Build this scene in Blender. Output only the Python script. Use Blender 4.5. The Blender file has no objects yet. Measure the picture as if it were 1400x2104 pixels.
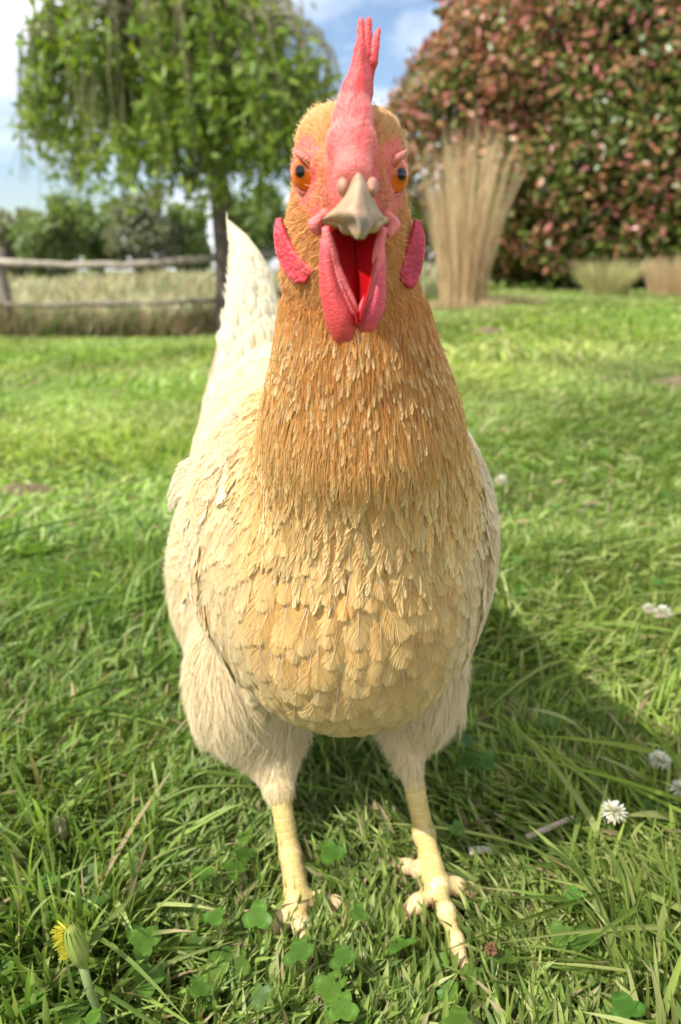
import bpy, math, random
import numpy as np
from mathutils import Vector
rng = np.random.default_rng(7); random.seed(7)
R = math.radians
scene = bpy.context.scene

# ------------------------------------------------------------------ camera
CAM_H, PITCH, FPX, W0, H0 = 0.36, R(18.1), 1520.0, 1400.0, 2104.0
cam_d = bpy.data.cameras.new('camera'); cam = bpy.data.objects.new('camera', cam_d)
scene.collection.objects.link(cam); scene.camera = cam
cam.location = (0, 0, CAM_H); cam.rotation_euler = (R(90) - PITCH, 0, 0)
cam_d.sensor_fit = 'VERTICAL'; cam_d.sensor_height = 36.0; cam_d.lens = 36.0 * FPX / H0
cam_d.clip_start = 0.01; cam_d.clip_end = 3000
cam_d.dof.use_dof = True; cam_d.dof.focus_distance = 0.315; cam_d.dof.aperture_fstop = 9.0

# ------------------------------------------------------------------ light
SUN = Vector((-0.53, -0.37, 0.80)).normalized()          # towards the sun
sun_d = bpy.data.lights.new('sun', 'SUN'); sun_d.energy = 4.4; sun_d.angle = R(0.6); sun_d.color = (1.0, 0.965, 0.91)
sun = bpy.data.objects.new('sun', sun_d); scene.collection.objects.link(sun)
sun.rotation_euler = (-SUN).to_track_quat('-Z', 'Y').to_euler(); sun.location = (-3, -3, 5)

world = bpy.data.worlds.new('World'); scene.world = world; world.use_nodes = True
wn = world.node_tree; wn.nodes.clear()
def N(nt, t, **kw):
    n = nt.nodes.new(t)
    for k, v in kw.items():
        if k.startswith('i_'):
            key = k[2:]
            n.inputs[int(key) if key.isdigit() else key.replace('_', ' ')].default_value = v
        else: setattr(n, k, v)
    return n
sky = N(wn, 'ShaderNodeTexSky', sky_type='NISHITA', sun_disc=False)
sky.sun_elevation = math.asin(SUN.z); sky.sun_rotation = math.atan2(SUN.x, SUN.y)
sky.air_density = 1.0; sky.dust_density = 1.2; sky.ozone_density = 1.5
tc = N(wn, 'ShaderNodeTexCoord')
mp = N(wn, 'ShaderNodeMapping'); mp.inputs['Scale'].default_value = (1.0, 1.0, 2.3); mp.inputs['Location'].default_value = (0.35, 0.2, 0.1)
nz = N(wn, 'ShaderNodeTexNoise', i_Scale=2.3, i_Detail=9.0, i_Roughness=0.55)
cr = N(wn, 'ShaderNodeValToRGB'); cr.color_ramp.elements[0].position = 0.40; cr.color_ramp.elements[1].position = 0.57
cmix = N(wn, 'ShaderNodeMixRGB'); cmix.inputs[2].default_value = (8.4, 8.7, 9.3, 1)
bg = N(wn, 'ShaderNodeBackground', i_Strength=0.125); wo = N(wn, 'ShaderNodeOutputWorld')
L = wn.links.new
L(tc.outputs['Generated'], mp.inputs[0]); L(mp.outputs[0], nz.inputs['Vector']); L(nz.outputs[0], cr.inputs[0])
L(cr.outputs[0], cmix.inputs[0]); L(sky.outputs[0], cmix.inputs[1]); L(cmix.outputs[0], bg.inputs[0]); L(bg.outputs[0], wo.inputs[0])
scene.view_settings.view_transform = 'Standard'; scene.view_settings.look = 'None'
scene.view_settings.exposure = 0.62; scene.view_settings.gamma = 1.0
scene.cycles.max_bounces = 8; scene.cycles.transparent_max_bounces = 8; scene.cycles.caustics_reflective = False
scene.cycles.use_denoising = True

# ------------------------------------------------------------------ helpers
cp, sp = math.cos(PITCH), math.sin(PITCH)
def at(px, py, Y):
    """the point seen at photo position px,py that lies Y metres out from the camera"""
    u, v = (px - 700) / FPX, (1052 - py) / FPX
    t = Y / (cp + v * sp)
    return np.array([u * t, Y, CAM_H + t * (v * cp - sp)])
def sz(rpx, px, py, Y):
    v = (1052 - py) / FPX
    return rpx / FPX * Y / (cp + v * sp)
def sstep(x, a, b):
    t = np.clip((x - a) / (b - a), 0, 1); return t * t * (3 - 2 * t)
def norm(v): return v / np.maximum(np.linalg.norm(v, axis=-1, keepdims=True), 1e-9)
def wavy(P, f, seed=0):
    """cheap smooth noise -1..1"""
    r = np.random.default_rng(seed); out = 0
    for i in range(6):
        d = r.normal(size=P.shape[-1]); d /= np.linalg.norm(d)
        out = out + np.sin(P @ d * f * r.uniform(0.6, 1.7) + r.uniform(0, 6.28))
    return out / 3.2
def tag(o, label=None, cat=None, group=None, kind=None):
    if label: o['label'] = label
    if cat: o['category'] = cat
    if group: o['group'] = group
    if kind: o['kind'] = kind
    return o
def link(name, me, mat=None, parent=None):
    o = bpy.data.objects.new(name, me); scene.collection.objects.link(o)
    if mat is not None:
        for m in (mat if isinstance(mat, (list, tuple)) else [mat]): me.materials.append(m)
    if parent is not None: o.parent = parent; o.matrix_parent_inverse = parent.matrix_basis.inverted()
    return o
def empty(name, loc, **kw):
    o = bpy.data.objects.new(name, None); scene.collection.objects.link(o); o.location = Vector(loc); o.empty_display_size = 0.05
    return tag(o, **kw)
def make_mesh(name, V, faces, col=None, smooth=True, uv=None):
    """faces: list of int arrays (n,3) or (n,4)"""
    me = bpy.data.meshes.new(name)
    V = np.asarray(V, np.float32); me.vertices.add(len(V)); me.vertices.foreach_set('co', V.ravel())
    faces = [np.asarray(f, np.int32) for f in faces if len(f)]
    loops = np.concatenate([f.ravel() for f in faces]); tot = np.concatenate([np.full(len(f), f.shape[1], np.int32) for f in faces])
    start = np.concatenate([[0], np.cumsum(tot)[:-1]]).astype(np.int32)
    me.loops.add(len(loops)); me.loops.foreach_set('vertex_index', loops.astype(np.int32))
    me.polygons.add(len(tot)); me.polygons.foreach_set('loop_start', start); me.polygons.foreach_set('loop_total', tot)
    me.polygons.foreach_set('use_smooth', np.full(len(tot), smooth))
    if col is not None:
        c = np.ones((len(V), 4), np.float32); c[:, :3] = np.clip(col, 0, 1)
        a = me.attributes.new('Col', 'FLOAT_COLOR', 'POINT'); a.data.foreach_set('color', c.ravel())
    me.update(calc_edges=True); me.validate()
    return me
class Acc:
    """collects pieces into one mesh"""
    def __init__(s): s.V = []; s.F = {3: [], 4: []}; s.C = []; s.n = 0
    def add(s, V, F, C=None):
        V = np.asarray(V, float).reshape(-1, 3)
        for f in F:
            f = np.asarray(f)
            if len(f): s.F[f.shape[1]].append(f + s.n)
        s.V.append(V)
        C = np.zeros((len(V), 3)) + 0.5 if C is None else np.broadcast_to(np.asarray(C, float), (len(V), 3))
        s.C.append(C); s.n += len(V)
    def build(s, name, mat, parent=None, smooth=True):
        F = [np.concatenate(s.F[k]) for k in (3, 4) if s.F[k]]
        return link(name, make_mesh(name, np.concatenate(s.V), F, np.concatenate(s.C), smooth), mat, parent)
def tube(pts, rad, seg=10, col=(.5, .5, .5), cap=True):
    pts = np.asarray(pts, float); n = len(pts); rad = np.broadcast_to(np.asarray(rad, float), (n,))
    T = norm(np.gradient(pts, axis=0)); ref = np.array([0.3, 0.95, 0.1]) if abs(T[0][1]) < 0.8 else np.array([1., 0, .1])
    A = norm(np.cross(T, ref)); B = np.cross(T, A)
    th = np.arange(seg) / seg * 2 * np.pi
    V = pts[:, None] + rad[:, None, None] * (A[:, None] * np.cos(th)[None, :, None] + B[:, None] * np.sin(th)[None, :, None])
    V = V.reshape(-1, 3); i = np.arange(n - 1)[:, None] * seg; j = np.arange(seg)[None]; k = (j + 1) % seg
    F = np.stack([i + j, i + k, i + seg + k, i + seg + j], -1).reshape(-1, 4)
    out = [F]
    if cap:
        V = np.concatenate([V, pts[:1], pts[-1:]]); c0, c1 = n * seg, n * seg + 1; j = np.arange(seg); k = (j + 1) % seg
        out.append(np.concatenate([np.stack([k, j, np.full(seg, c0)], -1), np.stack([(n - 1) * seg + j, (n - 1) * seg + k, np.full(seg, c1)], -1)]))
    return V, out, np.asarray(col, float)
def ribbons(C, LAT, Wd, col, fold=None):
    """C (N,M,3) centrelines, LAT (N,M,3) side vectors, Wd (N,M) half widths, col (N,3) or (N,M,3); fold: (N,M,3) raises the middle"""
    n, m = C.shape[:2]
    if col.ndim == 2: col = np.repeat(col[:, None], m, 1)
    if fold is None:
        V = np.stack([C - LAT * Wd[..., None], C + LAT * Wd[..., None]], 2); k = 2
    else:
        V = np.stack([C - LAT * Wd[..., None], C - fold, C + LAT * Wd[..., None]], 2); k = 3
    CC = np.repeat(col[:, :, None], k, 2)
    base = (np.arange(n) * m * k)[:, None, None]; r = (np.arange(m - 1) * k)[None, :, None]; c = np.arange(k - 1)[None, None]
    a = base + r + c
    F = np.stack([a, a + 1, a + 1 + k, a + k], -1).reshape(-1, 4)
    return V.reshape(-1, 3), [F], CC.reshape(-1, 3)

# ------------------------------------------------------------------ materials
def mat_new(name):
    m = bpy.data.materials.new(name); m.use_nodes = True; nt = m.node_tree; nt.nodes.clear(); return m, nt
def mat_attr(name, rough=0.6, trans=0.0, sub=0.0, spec=0.3, noise=None, bump=None, sheen=0.0, hue=None, tint=(1.0, 1.0, 1.0), subr=(1, .3, .2), subscale=0.003):
    """colour from the mesh attribute Col with optional noise variation, translucency and bump"""
    m, nt = mat_new(name); l = nt.links.new
    a = N(nt, 'ShaderNodeAttribute', attribute_name='Col'); col = a.outputs['Color']
    tcn = N(nt, 'ShaderNodeTexCoord')
    if noise:
        nzz = N(nt, 'ShaderNodeTexNoise', i_Scale=noise[0], i_Detail=5.0); l(tcn.outputs['Object'], nzz.inputs['Vector'])
        mr = N(nt, 'ShaderNodeMapRange'); mr.inputs[3].default_value = 1 - noise[1]; mr.inputs[4].default_value = 1 + noise[1]
        mr.inputs[1].default_value = 0.25; mr.inputs[2].default_value = 0.75
        l(nzz.outputs[0], mr.inputs[0])
        vm = N(nt, 'ShaderNodeVectorMath', operation='SCALE'); l(col, vm.inputs[0]); l(mr.outputs[0], vm.inputs['Scale']); col = vm.outputs[0]
    b = N(nt, 'ShaderNodeBsdfPrincipled', i_Roughness=rough); b.inputs['Specular IOR Level'].default_value = spec
    l(col, b.inputs['Base Color'])
    if sheen: b.inputs['Sheen Weight'].default_value = sheen
    if sub:
        b.inputs['Subsurface Weight'].default_value = sub; b.inputs['Subsurface Radius'].default_value = subr; b.inputs['Subsurface Scale'].default_value = subscale
    if bump:
        kind, sc, st, dist = bump
        if kind == 'voronoi':
            t = N(nt, 'ShaderNodeTexVoronoi', i_Scale=sc); out = t.outputs[0]
        else:
            t = N(nt, 'ShaderNodeTexNoise', i_Scale=sc, i_Detail=6.0); out = t.outputs[0]
        l(tcn.outputs['Object'], t.inputs['Vector'])
        bp = N(nt, 'ShaderNodeBump', i_Strength=st, i_Distance=dist); bp.invert = kind == 'voronoi'
        l(out, bp.inputs['Height']); l(bp.outputs[0], b.inputs['Normal'])
    o = N(nt, 'ShaderNodeOutputMaterial'); sh = b.outputs[0]
    if trans:
        tr = N(nt, 'ShaderNodeBsdfTranslucent'); mu = N(nt, 'ShaderNodeMixRGB', blend_type='MULTIPLY'); mu.inputs[0].default_value = 1; mu.inputs[2].default_value = (*tint, 1)
        l(col, mu.inputs[1]); l(mu.outputs[0], tr.inputs[0])
        mx = N(nt, 'ShaderNodeMixShader', i_Fac=trans); l(sh, mx.inputs[1]); l(tr.outputs[0], mx.inputs[2]); sh = mx.outputs[0]
    l(sh, o.inputs[0]); return m

M_feather = mat_attr('feather', rough=0.5, trans=0.36, spec=0.3, sheen=0.1)
M_fluff = mat_attr('fluff', rough=0.7, trans=0.3, spec=0.15, sheen=0.2)
M_skin_under = mat_attr('hen_skin', rough=0.6, spec=0.3, sub=0.15, bump=('noise', 260, 0.5, 0.0015))
M_comb = mat_attr('comb_skin', rough=0.42, spec=0.45, sub=0.3, bump=('voronoi', 1400, 0.55, 0.0005), noise=(90, 0.16), subr=(1, .25, .15))
M_wattle = mat_attr('wattle_skin', rough=0.42, spec=0.45, sub=0.3, bump=('voronoi', 1600, 0.75, 0.0005), noise=(220, 0.16), subr=(1, .25, .15))
M_lobe = mat_attr('lobe_skin', rough=0.42, spec=0.4, sub=0.35, bump=('noise', 650, 1.0, 0.0010), noise=(260, 0.38), subr=(1, .25, .15))
M_mouth = mat_attr('mouth_lining', rough=0.3, spec=0.5, sub=0.25, noise=(60, 0.15), bump=('noise', 200, 0.3, 0.001))
M_beak = mat_attr('beak_horn', rough=0.5, spec=0.35, sub=0.08, noise=(220, 0.30), bump=('noise', 380, 0.7, 0.0006))
M_eye = mat_attr('eye_wet', rough=0.04, spec=0.45)
M_grass = mat_attr('grass_blade', rough=0.45, trans=0.42, spec=0.25, tint=(1.15, 1.25, 0.55))
M_leaf = mat_attr('leaf', rough=0.4, trans=0.4, spec=0.4, tint=(1.2, 1.25, 0.5))
M_bushleaf = mat_attr('glossy_leaf', rough=0.33, trans=0.22, spec=0.5)
M_dry = mat_attr('dry_grass', rough=0.65, trans=0.3, spec=0.2)
M_bark = mat_attr('bark', rough=0.85, spec=0.2, noise=(25, 0.4), bump=('noise', 40, 0.8, 0.02))
M_wood = mat_attr('weathered_wood', rough=0.85, spec=0.2, noise=(18, 0.35), bump=('noise', 60, 0.6, 0.01))
M_petal = mat_attr('petal', rough=0.5, trans=0.35, spec=0.2)
def mat_leg():
    m, nt = mat_new('leg_scales'); l = nt.links.new
    a = N(nt, 'ShaderNodeAttribute', attribute_name='Col')
    s = N(nt, 'ShaderNodeAttribute', attribute_name='along'); ar = N(nt, 'ShaderNodeAttribute', attribute_name='around')
    cx = N(nt, 'ShaderNodeCombineXYZ'); l(ar.outputs['Fac'], cx.inputs[0]); l(s.outputs['Fac'], cx.inputs[1])
    v = N(nt, 'ShaderNodeTexBrick'); v.offset = 0.5; v.squash = 1.0
    v.inputs['Scale'].default_value = 1.0; v.inputs['Brick Width'].default_value = 0.0105; v.inputs['Row Height'].default_value = 0.0042
    v.inputs['Mortar Size'].default_value = 0.0005; v.inputs['Mortar Smooth'].default_value = 0.9
    v.inputs['Color1'].default_value = (1, 1, 1, 1); v.inputs['Color2'].default_value = (.86, .86, .8, 1); v.inputs['Mortar'].default_value = (1.2, 1.28, 1.9, 1)
    nz1 = N(nt, 'ShaderNodeTexNoise', i_Scale=180.0, i_Detail=3.0); tcn = N(nt, 'ShaderNodeTexCoord'); l(tcn.outputs['Object'], nz1.inputs['Vector'])
    vs = N(nt, 'ShaderNodeVectorMath', operation='SCALE'); l(nz1.outputs['Color'], vs.inputs[0]); vs.inputs['Scale'].default_value = 0.0022
    va = N(nt, 'ShaderNodeVectorMath', operation='ADD'); l(cx.outputs[0], va.inputs[0]); l(vs.outputs[0], va.inputs[1]); l(va.outputs[0], v.inputs['Vector'])
    mu = N(nt, 'ShaderNodeMixRGB', blend_type='MULTIPLY'); mu.inputs[0].default_value = 1; l(a.outputs['Color'], mu.inputs[1]); l(v.outputs['Color'], mu.inputs[2])
    b = N(nt, 'ShaderNodeBsdfPrincipled', i_Roughness=0.42); b.inputs['Specular IOR Level'].default_value = 0.4
    b.inputs['Subsurface Weight'].default_value = 0.12; b.inputs['Subsurface Scale'].default_value = 0.003
    l(mu.outputs[0], b.inputs['Base Color'])
    bp = N(nt, 'ShaderNodeBump', i_Strength=0.6, i_Distance=0.0006); bp.invert = True; l(v.outputs['Fac'], bp.inputs['Height']); l(bp.outputs[0], b.inputs['Normal'])
    o = N(nt, 'ShaderNodeOutputMaterial'); l(b.outputs[0], o.inputs[0]); return m
M_leg = mat_leg()
def mat_ground(name, c1, c2, c3, sc=3.0):
    m, nt = mat_new(name); l = nt.links.new
    tcn = N(nt, 'ShaderNodeTexCoord'); n1 = N(nt, 'ShaderNodeTexNoise', i_Scale=sc, i_Detail=8.0, i_Roughness=0.65); n2 = N(nt, 'ShaderNodeTexNoise', i_Scale=sc * 22, i_Detail=6.0)
    l(tcn.outputs['Object'], n1.inputs['Vector']); l(tcn.outputs['Object'], n2.inputs['Vector'])
    r1 = N(nt, 'ShaderNodeValToRGB'); r1.color_ramp.elements[0].position = .35; r1.color_ramp.elements[1].position = .65
    r1.color_ramp.elements[0].color = (*c1, 1); r1.color_ramp.elements[1].color = (*c2, 1); l(n1.outputs[0], r1.inputs[0])
    r2 = N(nt, 'ShaderNodeValToRGB'); r2.color_ramp.elements[0].position = .45; r2.color_ramp.elements[1].position = .7; l(n2.outputs[0], r2.inputs[0])
    mx = N(nt, 'ShaderNodeMixRGB'); l(r2.outputs[0], mx.inputs[0]); l(r1.outputs[0], mx.inputs[1]); mx.inputs[2].default_value = (*c3, 1)
    b = N(nt, 'ShaderNodeBsdfPrincipled', i_Roughness=0.95); b.inputs['Specular IOR Level'].default_value = 0.1; l(mx.outputs[0], b.inputs['Base Color'])
    bp = N(nt, 'ShaderNodeBump', i_Strength=0.8, i_Distance=0.02); l(n2.outputs[0], bp.inputs['Height']); l(bp.outputs[0], b.inputs['Normal'])
    o = N(nt, 'ShaderNodeOutputMaterial'); l(b.outputs[0], o.inputs[0]); return m
M_ground = mat_ground('lawn_soil', (.08, .10, .03), (.15, .19, .05), (.13, .10, .05))
M_soil = mat_ground('bare_soil', (.20, .13, .085), (.30, .22, .13), (.13, .12, .05), sc=9)

# ------------------------------------------------------------------ terrain
def ground_z(x, y):
    x = np.asarray(x, float); y = np.asarray(y, float)
    s = sstep(x / np.maximum(np.abs(y), .5), -0.25, 0.22)
    far = np.clip(y - 1.0, 0, 7.5)
    z = far * (-0.047 * (1 - s) + 0.012 * s)
    P = np.stack([x, y], -1)
    return z + wavy(P, 2.2, 3) * 0.010 * sstep(y, .8, 2.5) + wavy(P, .5, 4) * 0.03 * sstep(y, 3, 8)
def build_ground():
    ys = np.concatenate([np.linspace(-3, 3, 61), np.linspace(3.2, 14, 55), np.geomspace(15, 1500, 40)])
    xs0 = np.linspace(-1, 1, 121); xs0 = np.sign(xs0) * np.abs(xs0) ** 1.6
    V = []
    for y in ys:
        wd = 5 + max(y, 0) * 1.6
        xx = xs0 * wd; V.append(np.stack([xx, np.full_like(xx, y), ground_z(xx, np.full_like(xx, y))], -1))
    V = np.concatenate(V); n = len(xs0)
    i = (np.arange(len(ys) - 1) * n)[:, None] + np.arange(n - 1)[None]
    F = np.stack([i, i + 1, i + n + 1, i + n], -1).reshape(-1, 4)
    link('ground', make_mesh('ground', V, [F]), M_ground)['kind'] = 'structure'
build_ground()

# ================================================================== HEN
# ---- signed distance body
PR = []   # (kind, params, k, group)
def cone(a, b, ra, rb, k=.012): PR.append(('c', np.array(a, float), np.array(b, float), ra, rb, k))
def elli(c, r, k=.02, rz=0.0, rx=0.0): PR.append(('e', np.array(c, float), np.array(r, float), rz, rx, k))
def sd_prim(p, q):
    if q[0] == 'c':
        a, b, ra, rb = q[1:5]; ab = b - a; t = np.clip((p - a) @ ab / (ab @ ab), 0, 1)
        return np.linalg.norm(p - a - t[:, None] * ab, axis=1) - (ra + (rb - ra) * t)
    c, r, rz, rx = q[1:5]; d = p - c
    if rz:
        cs, sn = math.cos(rz), math.sin(rz); d = np.stack([d[:, 0] * cs + d[:, 1] * sn, -d[:, 0] * sn + d[:, 1] * cs, d[:, 2]], 1)
    if rx:
        cs, sn = math.cos(rx), math.sin(rx); d = np.stack([d[:, 0], d[:, 1] * cs + d[:, 2] * sn, -d[:, 1] * sn + d[:, 2] * cs], 1)
    k0 = np.linalg.norm(d / r, axis=1); k1 = np.linalg.norm(d / r ** 2, axis=1)
    return k0 * (k0 - 1) / np.maximum(k1, 1e-6)
def sdf_of(prims, p):
    d = None
    for q in prims:
        e = sd_prim(p, q)
        if d is None: d = e; continue
        k = q[5]; h = np.maximum(k - np.abs(d - e), 0) / k
        d = np.minimum(d, e) - h * h * k * 0.25
    return d
def sdf_grad(prims, p, e=.0012):
    g = np.stack([sdf_of(prims, p + np.eye(3)[i] * e) - sdf_of(prims, p - np.eye(3)[i] * e) for i in range(3)], 1)
    return norm(g)
def surface_nets(prims, lo, hi, h):
    lo = np.array(lo, float); n = (np.ceil((np.array(hi) - lo) / h / 4).astype(int) + 1) * 4 + 1
    c = (n - 1) // 4
    g = np.stack(np.meshgrid(*[lo[i] + (np.arange(c[i]) * 4 + 2) * h for i in range(3)], indexing='ij'), -1).reshape(-1, 3)
    dc = sdf_of(prims, g).reshape(c)
    near = np.abs(dc) < h * 7
    vol = np.repeat(np.repeat(np.repeat(dc, 4, 0), 4, 1), 4, 2)
    vol = np.pad(vol, ((0, 1),) * 3, mode='edge')
    nm = np.zeros(n, bool)
    b = np.repeat(np.repeat(np.repeat(near, 4, 0), 4, 1), 4, 2)
    nm[:-1, :-1, :-1] |= b; nm[1:, 1:, 1:] |= b
    idx = np.argwhere(nm); out = np.empty(len(idx))
    for s in range(0, len(idx), 400000): out[s:s + 400000] = sdf_of(prims, lo + idx[s:s + 400000] * h)
    vol[nm] = out
    sg = vol < 0; cn = n - 1
    cnt = np.zeros(cn, int); corners = [(i, j, k) for i in (0, 1) for j in (0, 1) for k in (0, 1)]
    sl = lambda i, j, k: (slice(i, i + cn[0]), slice(j, j + cn[1]), slice(k, k + cn[2]))
    for q in corners: cnt += sg[sl(*q)]
    act = (cnt > 0) & (cnt < 8); ai = np.argwhere(act); vid = np.full(cn, -1); vid[act] = np.arange(len(ai))
    acc = np.zeros((len(ai), 3)); num = np.zeros(len(ai))
    for a in corners:
        for ax in range(3):
            if a[ax]: continue
            bb = list(a); bb[ax] = 1
            va = vol[ai[:, 0] + a[0], ai[:, 1] + a[1], ai[:, 2] + a[2]]; vb = vol[ai[:, 0] + bb[0], ai[:, 1] + bb[1], ai[:, 2] + bb[2]]
            m = (va < 0) != (vb < 0); t = np.where(m, va / np.where(m, va - vb, 1), 0)
            pos = np.array(a, float)[None] + np.eye(3)[ax][None] * t[:, None]
            acc[m] += pos[m]; num[m] += 1
    V = lo + (ai + acc / num[:, None]) * h
    Q = []
    for ax in range(3):
        s0 = [slice(None)] * 3; s1 = [slice(None)] * 3; s0[ax] = slice(0, -1); s1[ax] = slice(1, None)
        ch = sg[tuple(s0)] != sg[tuple(s1)]; e = np.argwhere(ch)
        u, w = (ax + 1) % 3, (ax + 2) % 3
        e = e[(e[:, u] > 0) & (e[:, w] > 0) & (e[:, u] < cn[u]) & (e[:, w] < cn[w])]
        U = np.zeros(3, int); U[u] = 1; Wv = np.zeros(3, int); Wv[w] = 1
        q = np.stack([vid[tuple((e - U - Wv).T)], vid[tuple((e - Wv).T)], vid[tuple(e.T)], vid[tuple((e - U).T)]], 1)
        fl = ~sg[tuple(e.T)]; q[fl] = q[fl][:, ::-1]; Q.append(q[(q >= 0).all(1)])
    return V, np.concatenate(Q)

# head
elli(at(716, 335, .289), (.0146, .024, .0182))
elli(at(716, 425, .290), (.0178, .024, .022), .012)
elli(at(715, 500, .292), (.0208, .023, .022), .012)
elli(at(728, 410, .265), (.0105, .015, .0145), .010)            # face in front of the eyes
elli(at(717, 560, .295), (.0212, .022, .020), .012)
elli(at(661, 300, .286), (.0066, .016, .0088), .010); elli(at(779, 302, .286), (.0066, .016, .0088), .010)   # brows
cone(at(622, 310, .2790), at(657, 339, .2650), .0016, .0024, .004); cone(at(818, 316, .2810), at(787, 341, .2665), .0016, .0024, .004)   # brow ridges over the eyes
HEAD_END = len(PR)
# neck
cone(at(720, 580, .300), at(731, 720, .306), .0215, .0285, .014)
cone(at(731, 720, .306), at(741, 870, .320), .0285, .0395, .014)
cone(at(741, 870, .320), at(747, 1010, .344), .0395, .0490, .014)
NECK_END = len(PR)
cone(at(747, 1010, .344), at(722, 1250, .374), .0470, .0600, .02)
# trunk of the body
elli((.003, .378, .222), (.0750, .076, .087), .008)
elli((.000, .385, .187), (.060, .078, .059), .035)
elli((-.017, .455, .222), (.0765, .140, .076), .04, rz=.20)
elli((-.044, .560, .232), (.048, .085, .065), .05, rz=.20)     # rump
elli((-.050, .590, .245), (.026, .050, .045), .04, rz=.20)     # tail base
elli((-.083, .515, .140), (.043, .060, .074), .035)             # fluffy vent, left
elli((.025, .530, .170), (.050, .060, .060), .04)
# thighs
TL0, TL1 = at(508, 1378, .43), at(571, 1612, .393)
TR0, TR1 = at(862, 1365, .43), at(840, 1558, .402)
elli(TL0, (.037, .050, .052), .03); cone(TL0 + np.array([.010, -.004, -.03]), TL1, .037, .0100, .020)
elli(TR0, (.027, .045, .045), .02); cone(TR0 + np.array([-.006, -.004, -.03]), TR1, .029, .0095, .020)
# shanks and toes
LEG = []
def bone(a, b, ra, rb, k=.006):
    LEG.append((np.array(a), np.array(b), ra, rb)); cone(a, b, ra, rb, k)
def leg(hock, mid, palm, toes, r0=.0070):
    bone(hock, mid, r0, r0 * .90); bone(mid, palm, r0 * .90, r0 * 1.12)
    tips = []
    for t in toes:
        prev = palm; n = len(t)
        for i, p in enumerate(t):
            r = .0050 - .0019 * (i / n); r2 = .0050 - .0019 * ((i + 1) / n)
            bone(prev, p, r, r2, .004)
            cone(p, p + (p - prev) * .02, r2 * 1.04, r2 * 1.02, .004)
            last = prev; prev = p
        tips.append((prev, norm(prev - last)))
    return tips
def gp(px, py, z): # point over the ground at height z
    v = (1052 - py) / FPX; dz = v * cp - sp; t = (z - CAM_H) / dz; return np.array([(px - 700) / FPX * t, t * (cp + v * sp), z])
TIPS = []
TIPS += leg(TL1, at(598, 1760, .372), gp(610, 1845, .013),
    [[gp(582, 1888, .010), gp(556, 1922, .006), gp(536, 1950, .004)],
     [gp(622, 1905, .012), gp(628, 1960, .007), gp(630, 2000, .004)],
     [gp(655, 1850, .011), gp(690, 1858, .008), gp(715, 1872, .004)],
     [gp(612, 1800, .010), gp(622, 1765, .004)]])
TIPS += leg(TR1, at(872, 1715, .385), gp(898, 1822, .014),
    [[gp(918, 1875, .015), gp(938, 1935, .012), gp(960, 2000, .006)],
     [gp(858, 1858, .011), gp(826, 1882, .007), gp(800, 1905, .004)],
     [gp(938, 1822, .011), gp(968, 1830, .007), gp(990, 1842, .004)],
     [gp(866, 1790, .012), gp(838, 1780, .008), gp(818, 1776, .005)]])
BODY = PR
def march(px, py, prims=None):
    """depth Y at which the sight line of photo position px,py meets the hen"""
    prims = BODY[:HEAD_END + 2] if prims is None else prims
    px = np.atleast_1d(np.asarray(px, float)); py = np.atleast_1d(np.asarray(py, float))
    v = (1052 - py) / FPX; d = norm(np.stack([(px - 700) / FPX, cp + v * sp, v * cp - sp], 1)); t = np.full(len(d), .2); o = np.array([0, 0, CAM_H])
    for _ in range(80): t = np.minimum(t + sdf_of(prims, o + d * t[:, None]) * .8, .34)
    Y = t * d[:, 1]; return np.where(t > .339, np.nan, Y)
GX, GY = np.arange(540, 892, 4), np.arange(228, 640, 4)
_a, _b = np.meshgrid(GX, GY); HEADY = march(_a.ravel(), _b.ravel()).reshape(_a.shape)
for _k in range(3):        # continue the surface a little past the outline
    for ax in (0, 1):
        for sft in (1, -1):
            q = np.roll(HEADY, sft, ax); m = np.isnan(HEADY) & ~np.isnan(q); HEADY[m] = q[m] + .0015
HEADY[np.isnan(HEADY)] = .292
def hy(px, py):
    i = np.clip((np.asarray(py) - 228) / 4, 0, len(GY) - 1.001); j = np.clip((np.asarray(px) - 540) / 4, 0, len(GX) - 1.001)
    i0, j0 = int(i), int(j); fi, fj = i - i0, j - j0
    return float(HEADY[i0, j0] * (1 - fi) * (1 - fj) + HEADY[i0 + 1, j0] * fi * (1 - fj) + HEADY[i0, j0 + 1] * (1 - fi) * fj + HEADY[i0 + 1, j0 + 1] * fi * fj)
def on_head(px, py, d=0.0): return at(px, py, hy(px, py) + d)
hen = empty('hen', (0, .36, 0), label='buff hen with a red comb and open beak facing the viewer on the grass', cat='hen')
bpy.context.view_layer.update()
V, Q = surface_nets(BODY, (-.16, .19, -.004), (.14, .72, .42), .0018)
V0 = V
# zones on the body
def leg_info(p):
    best = np.full(len(p), 9.0); al = np.zeros(len(p)); ar = np.zeros(len(p)); cum = 0
    for a, b, ra, rb in LEG:
        ab = b - a; ln = np.linalg.norm(ab); t = np.clip((p - a) @ ab / (ab @ ab), 0, 1)
        q = p - a - t[:, None] * ab; d = np.linalg.norm(q, axis=1) - (ra + (rb - ra) * t)
        side = norm(np.cross(ab / ln, np.array([0, 0.0, 1.0]) if abs(ab[2] / ln) < .8 else np.array([0, 1.0, 0])))
        up = np.cross(side, ab / ln)
        ang = np.arctan2(q @ side, np.abs(q @ up) + 1e-5) * .0085
        m = d < best; best[m] = d[m]; al[m] = cum + t[m] * ln; ar[m] = ang[m]; cum += ln
    return best, al, ar
lb, al, ar = leg_info(V)
hock_z = .052
BEAKB = at(730, 425, .262)
EYEL, EYER = on_head(628, 353), on_head(812, 358)
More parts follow.
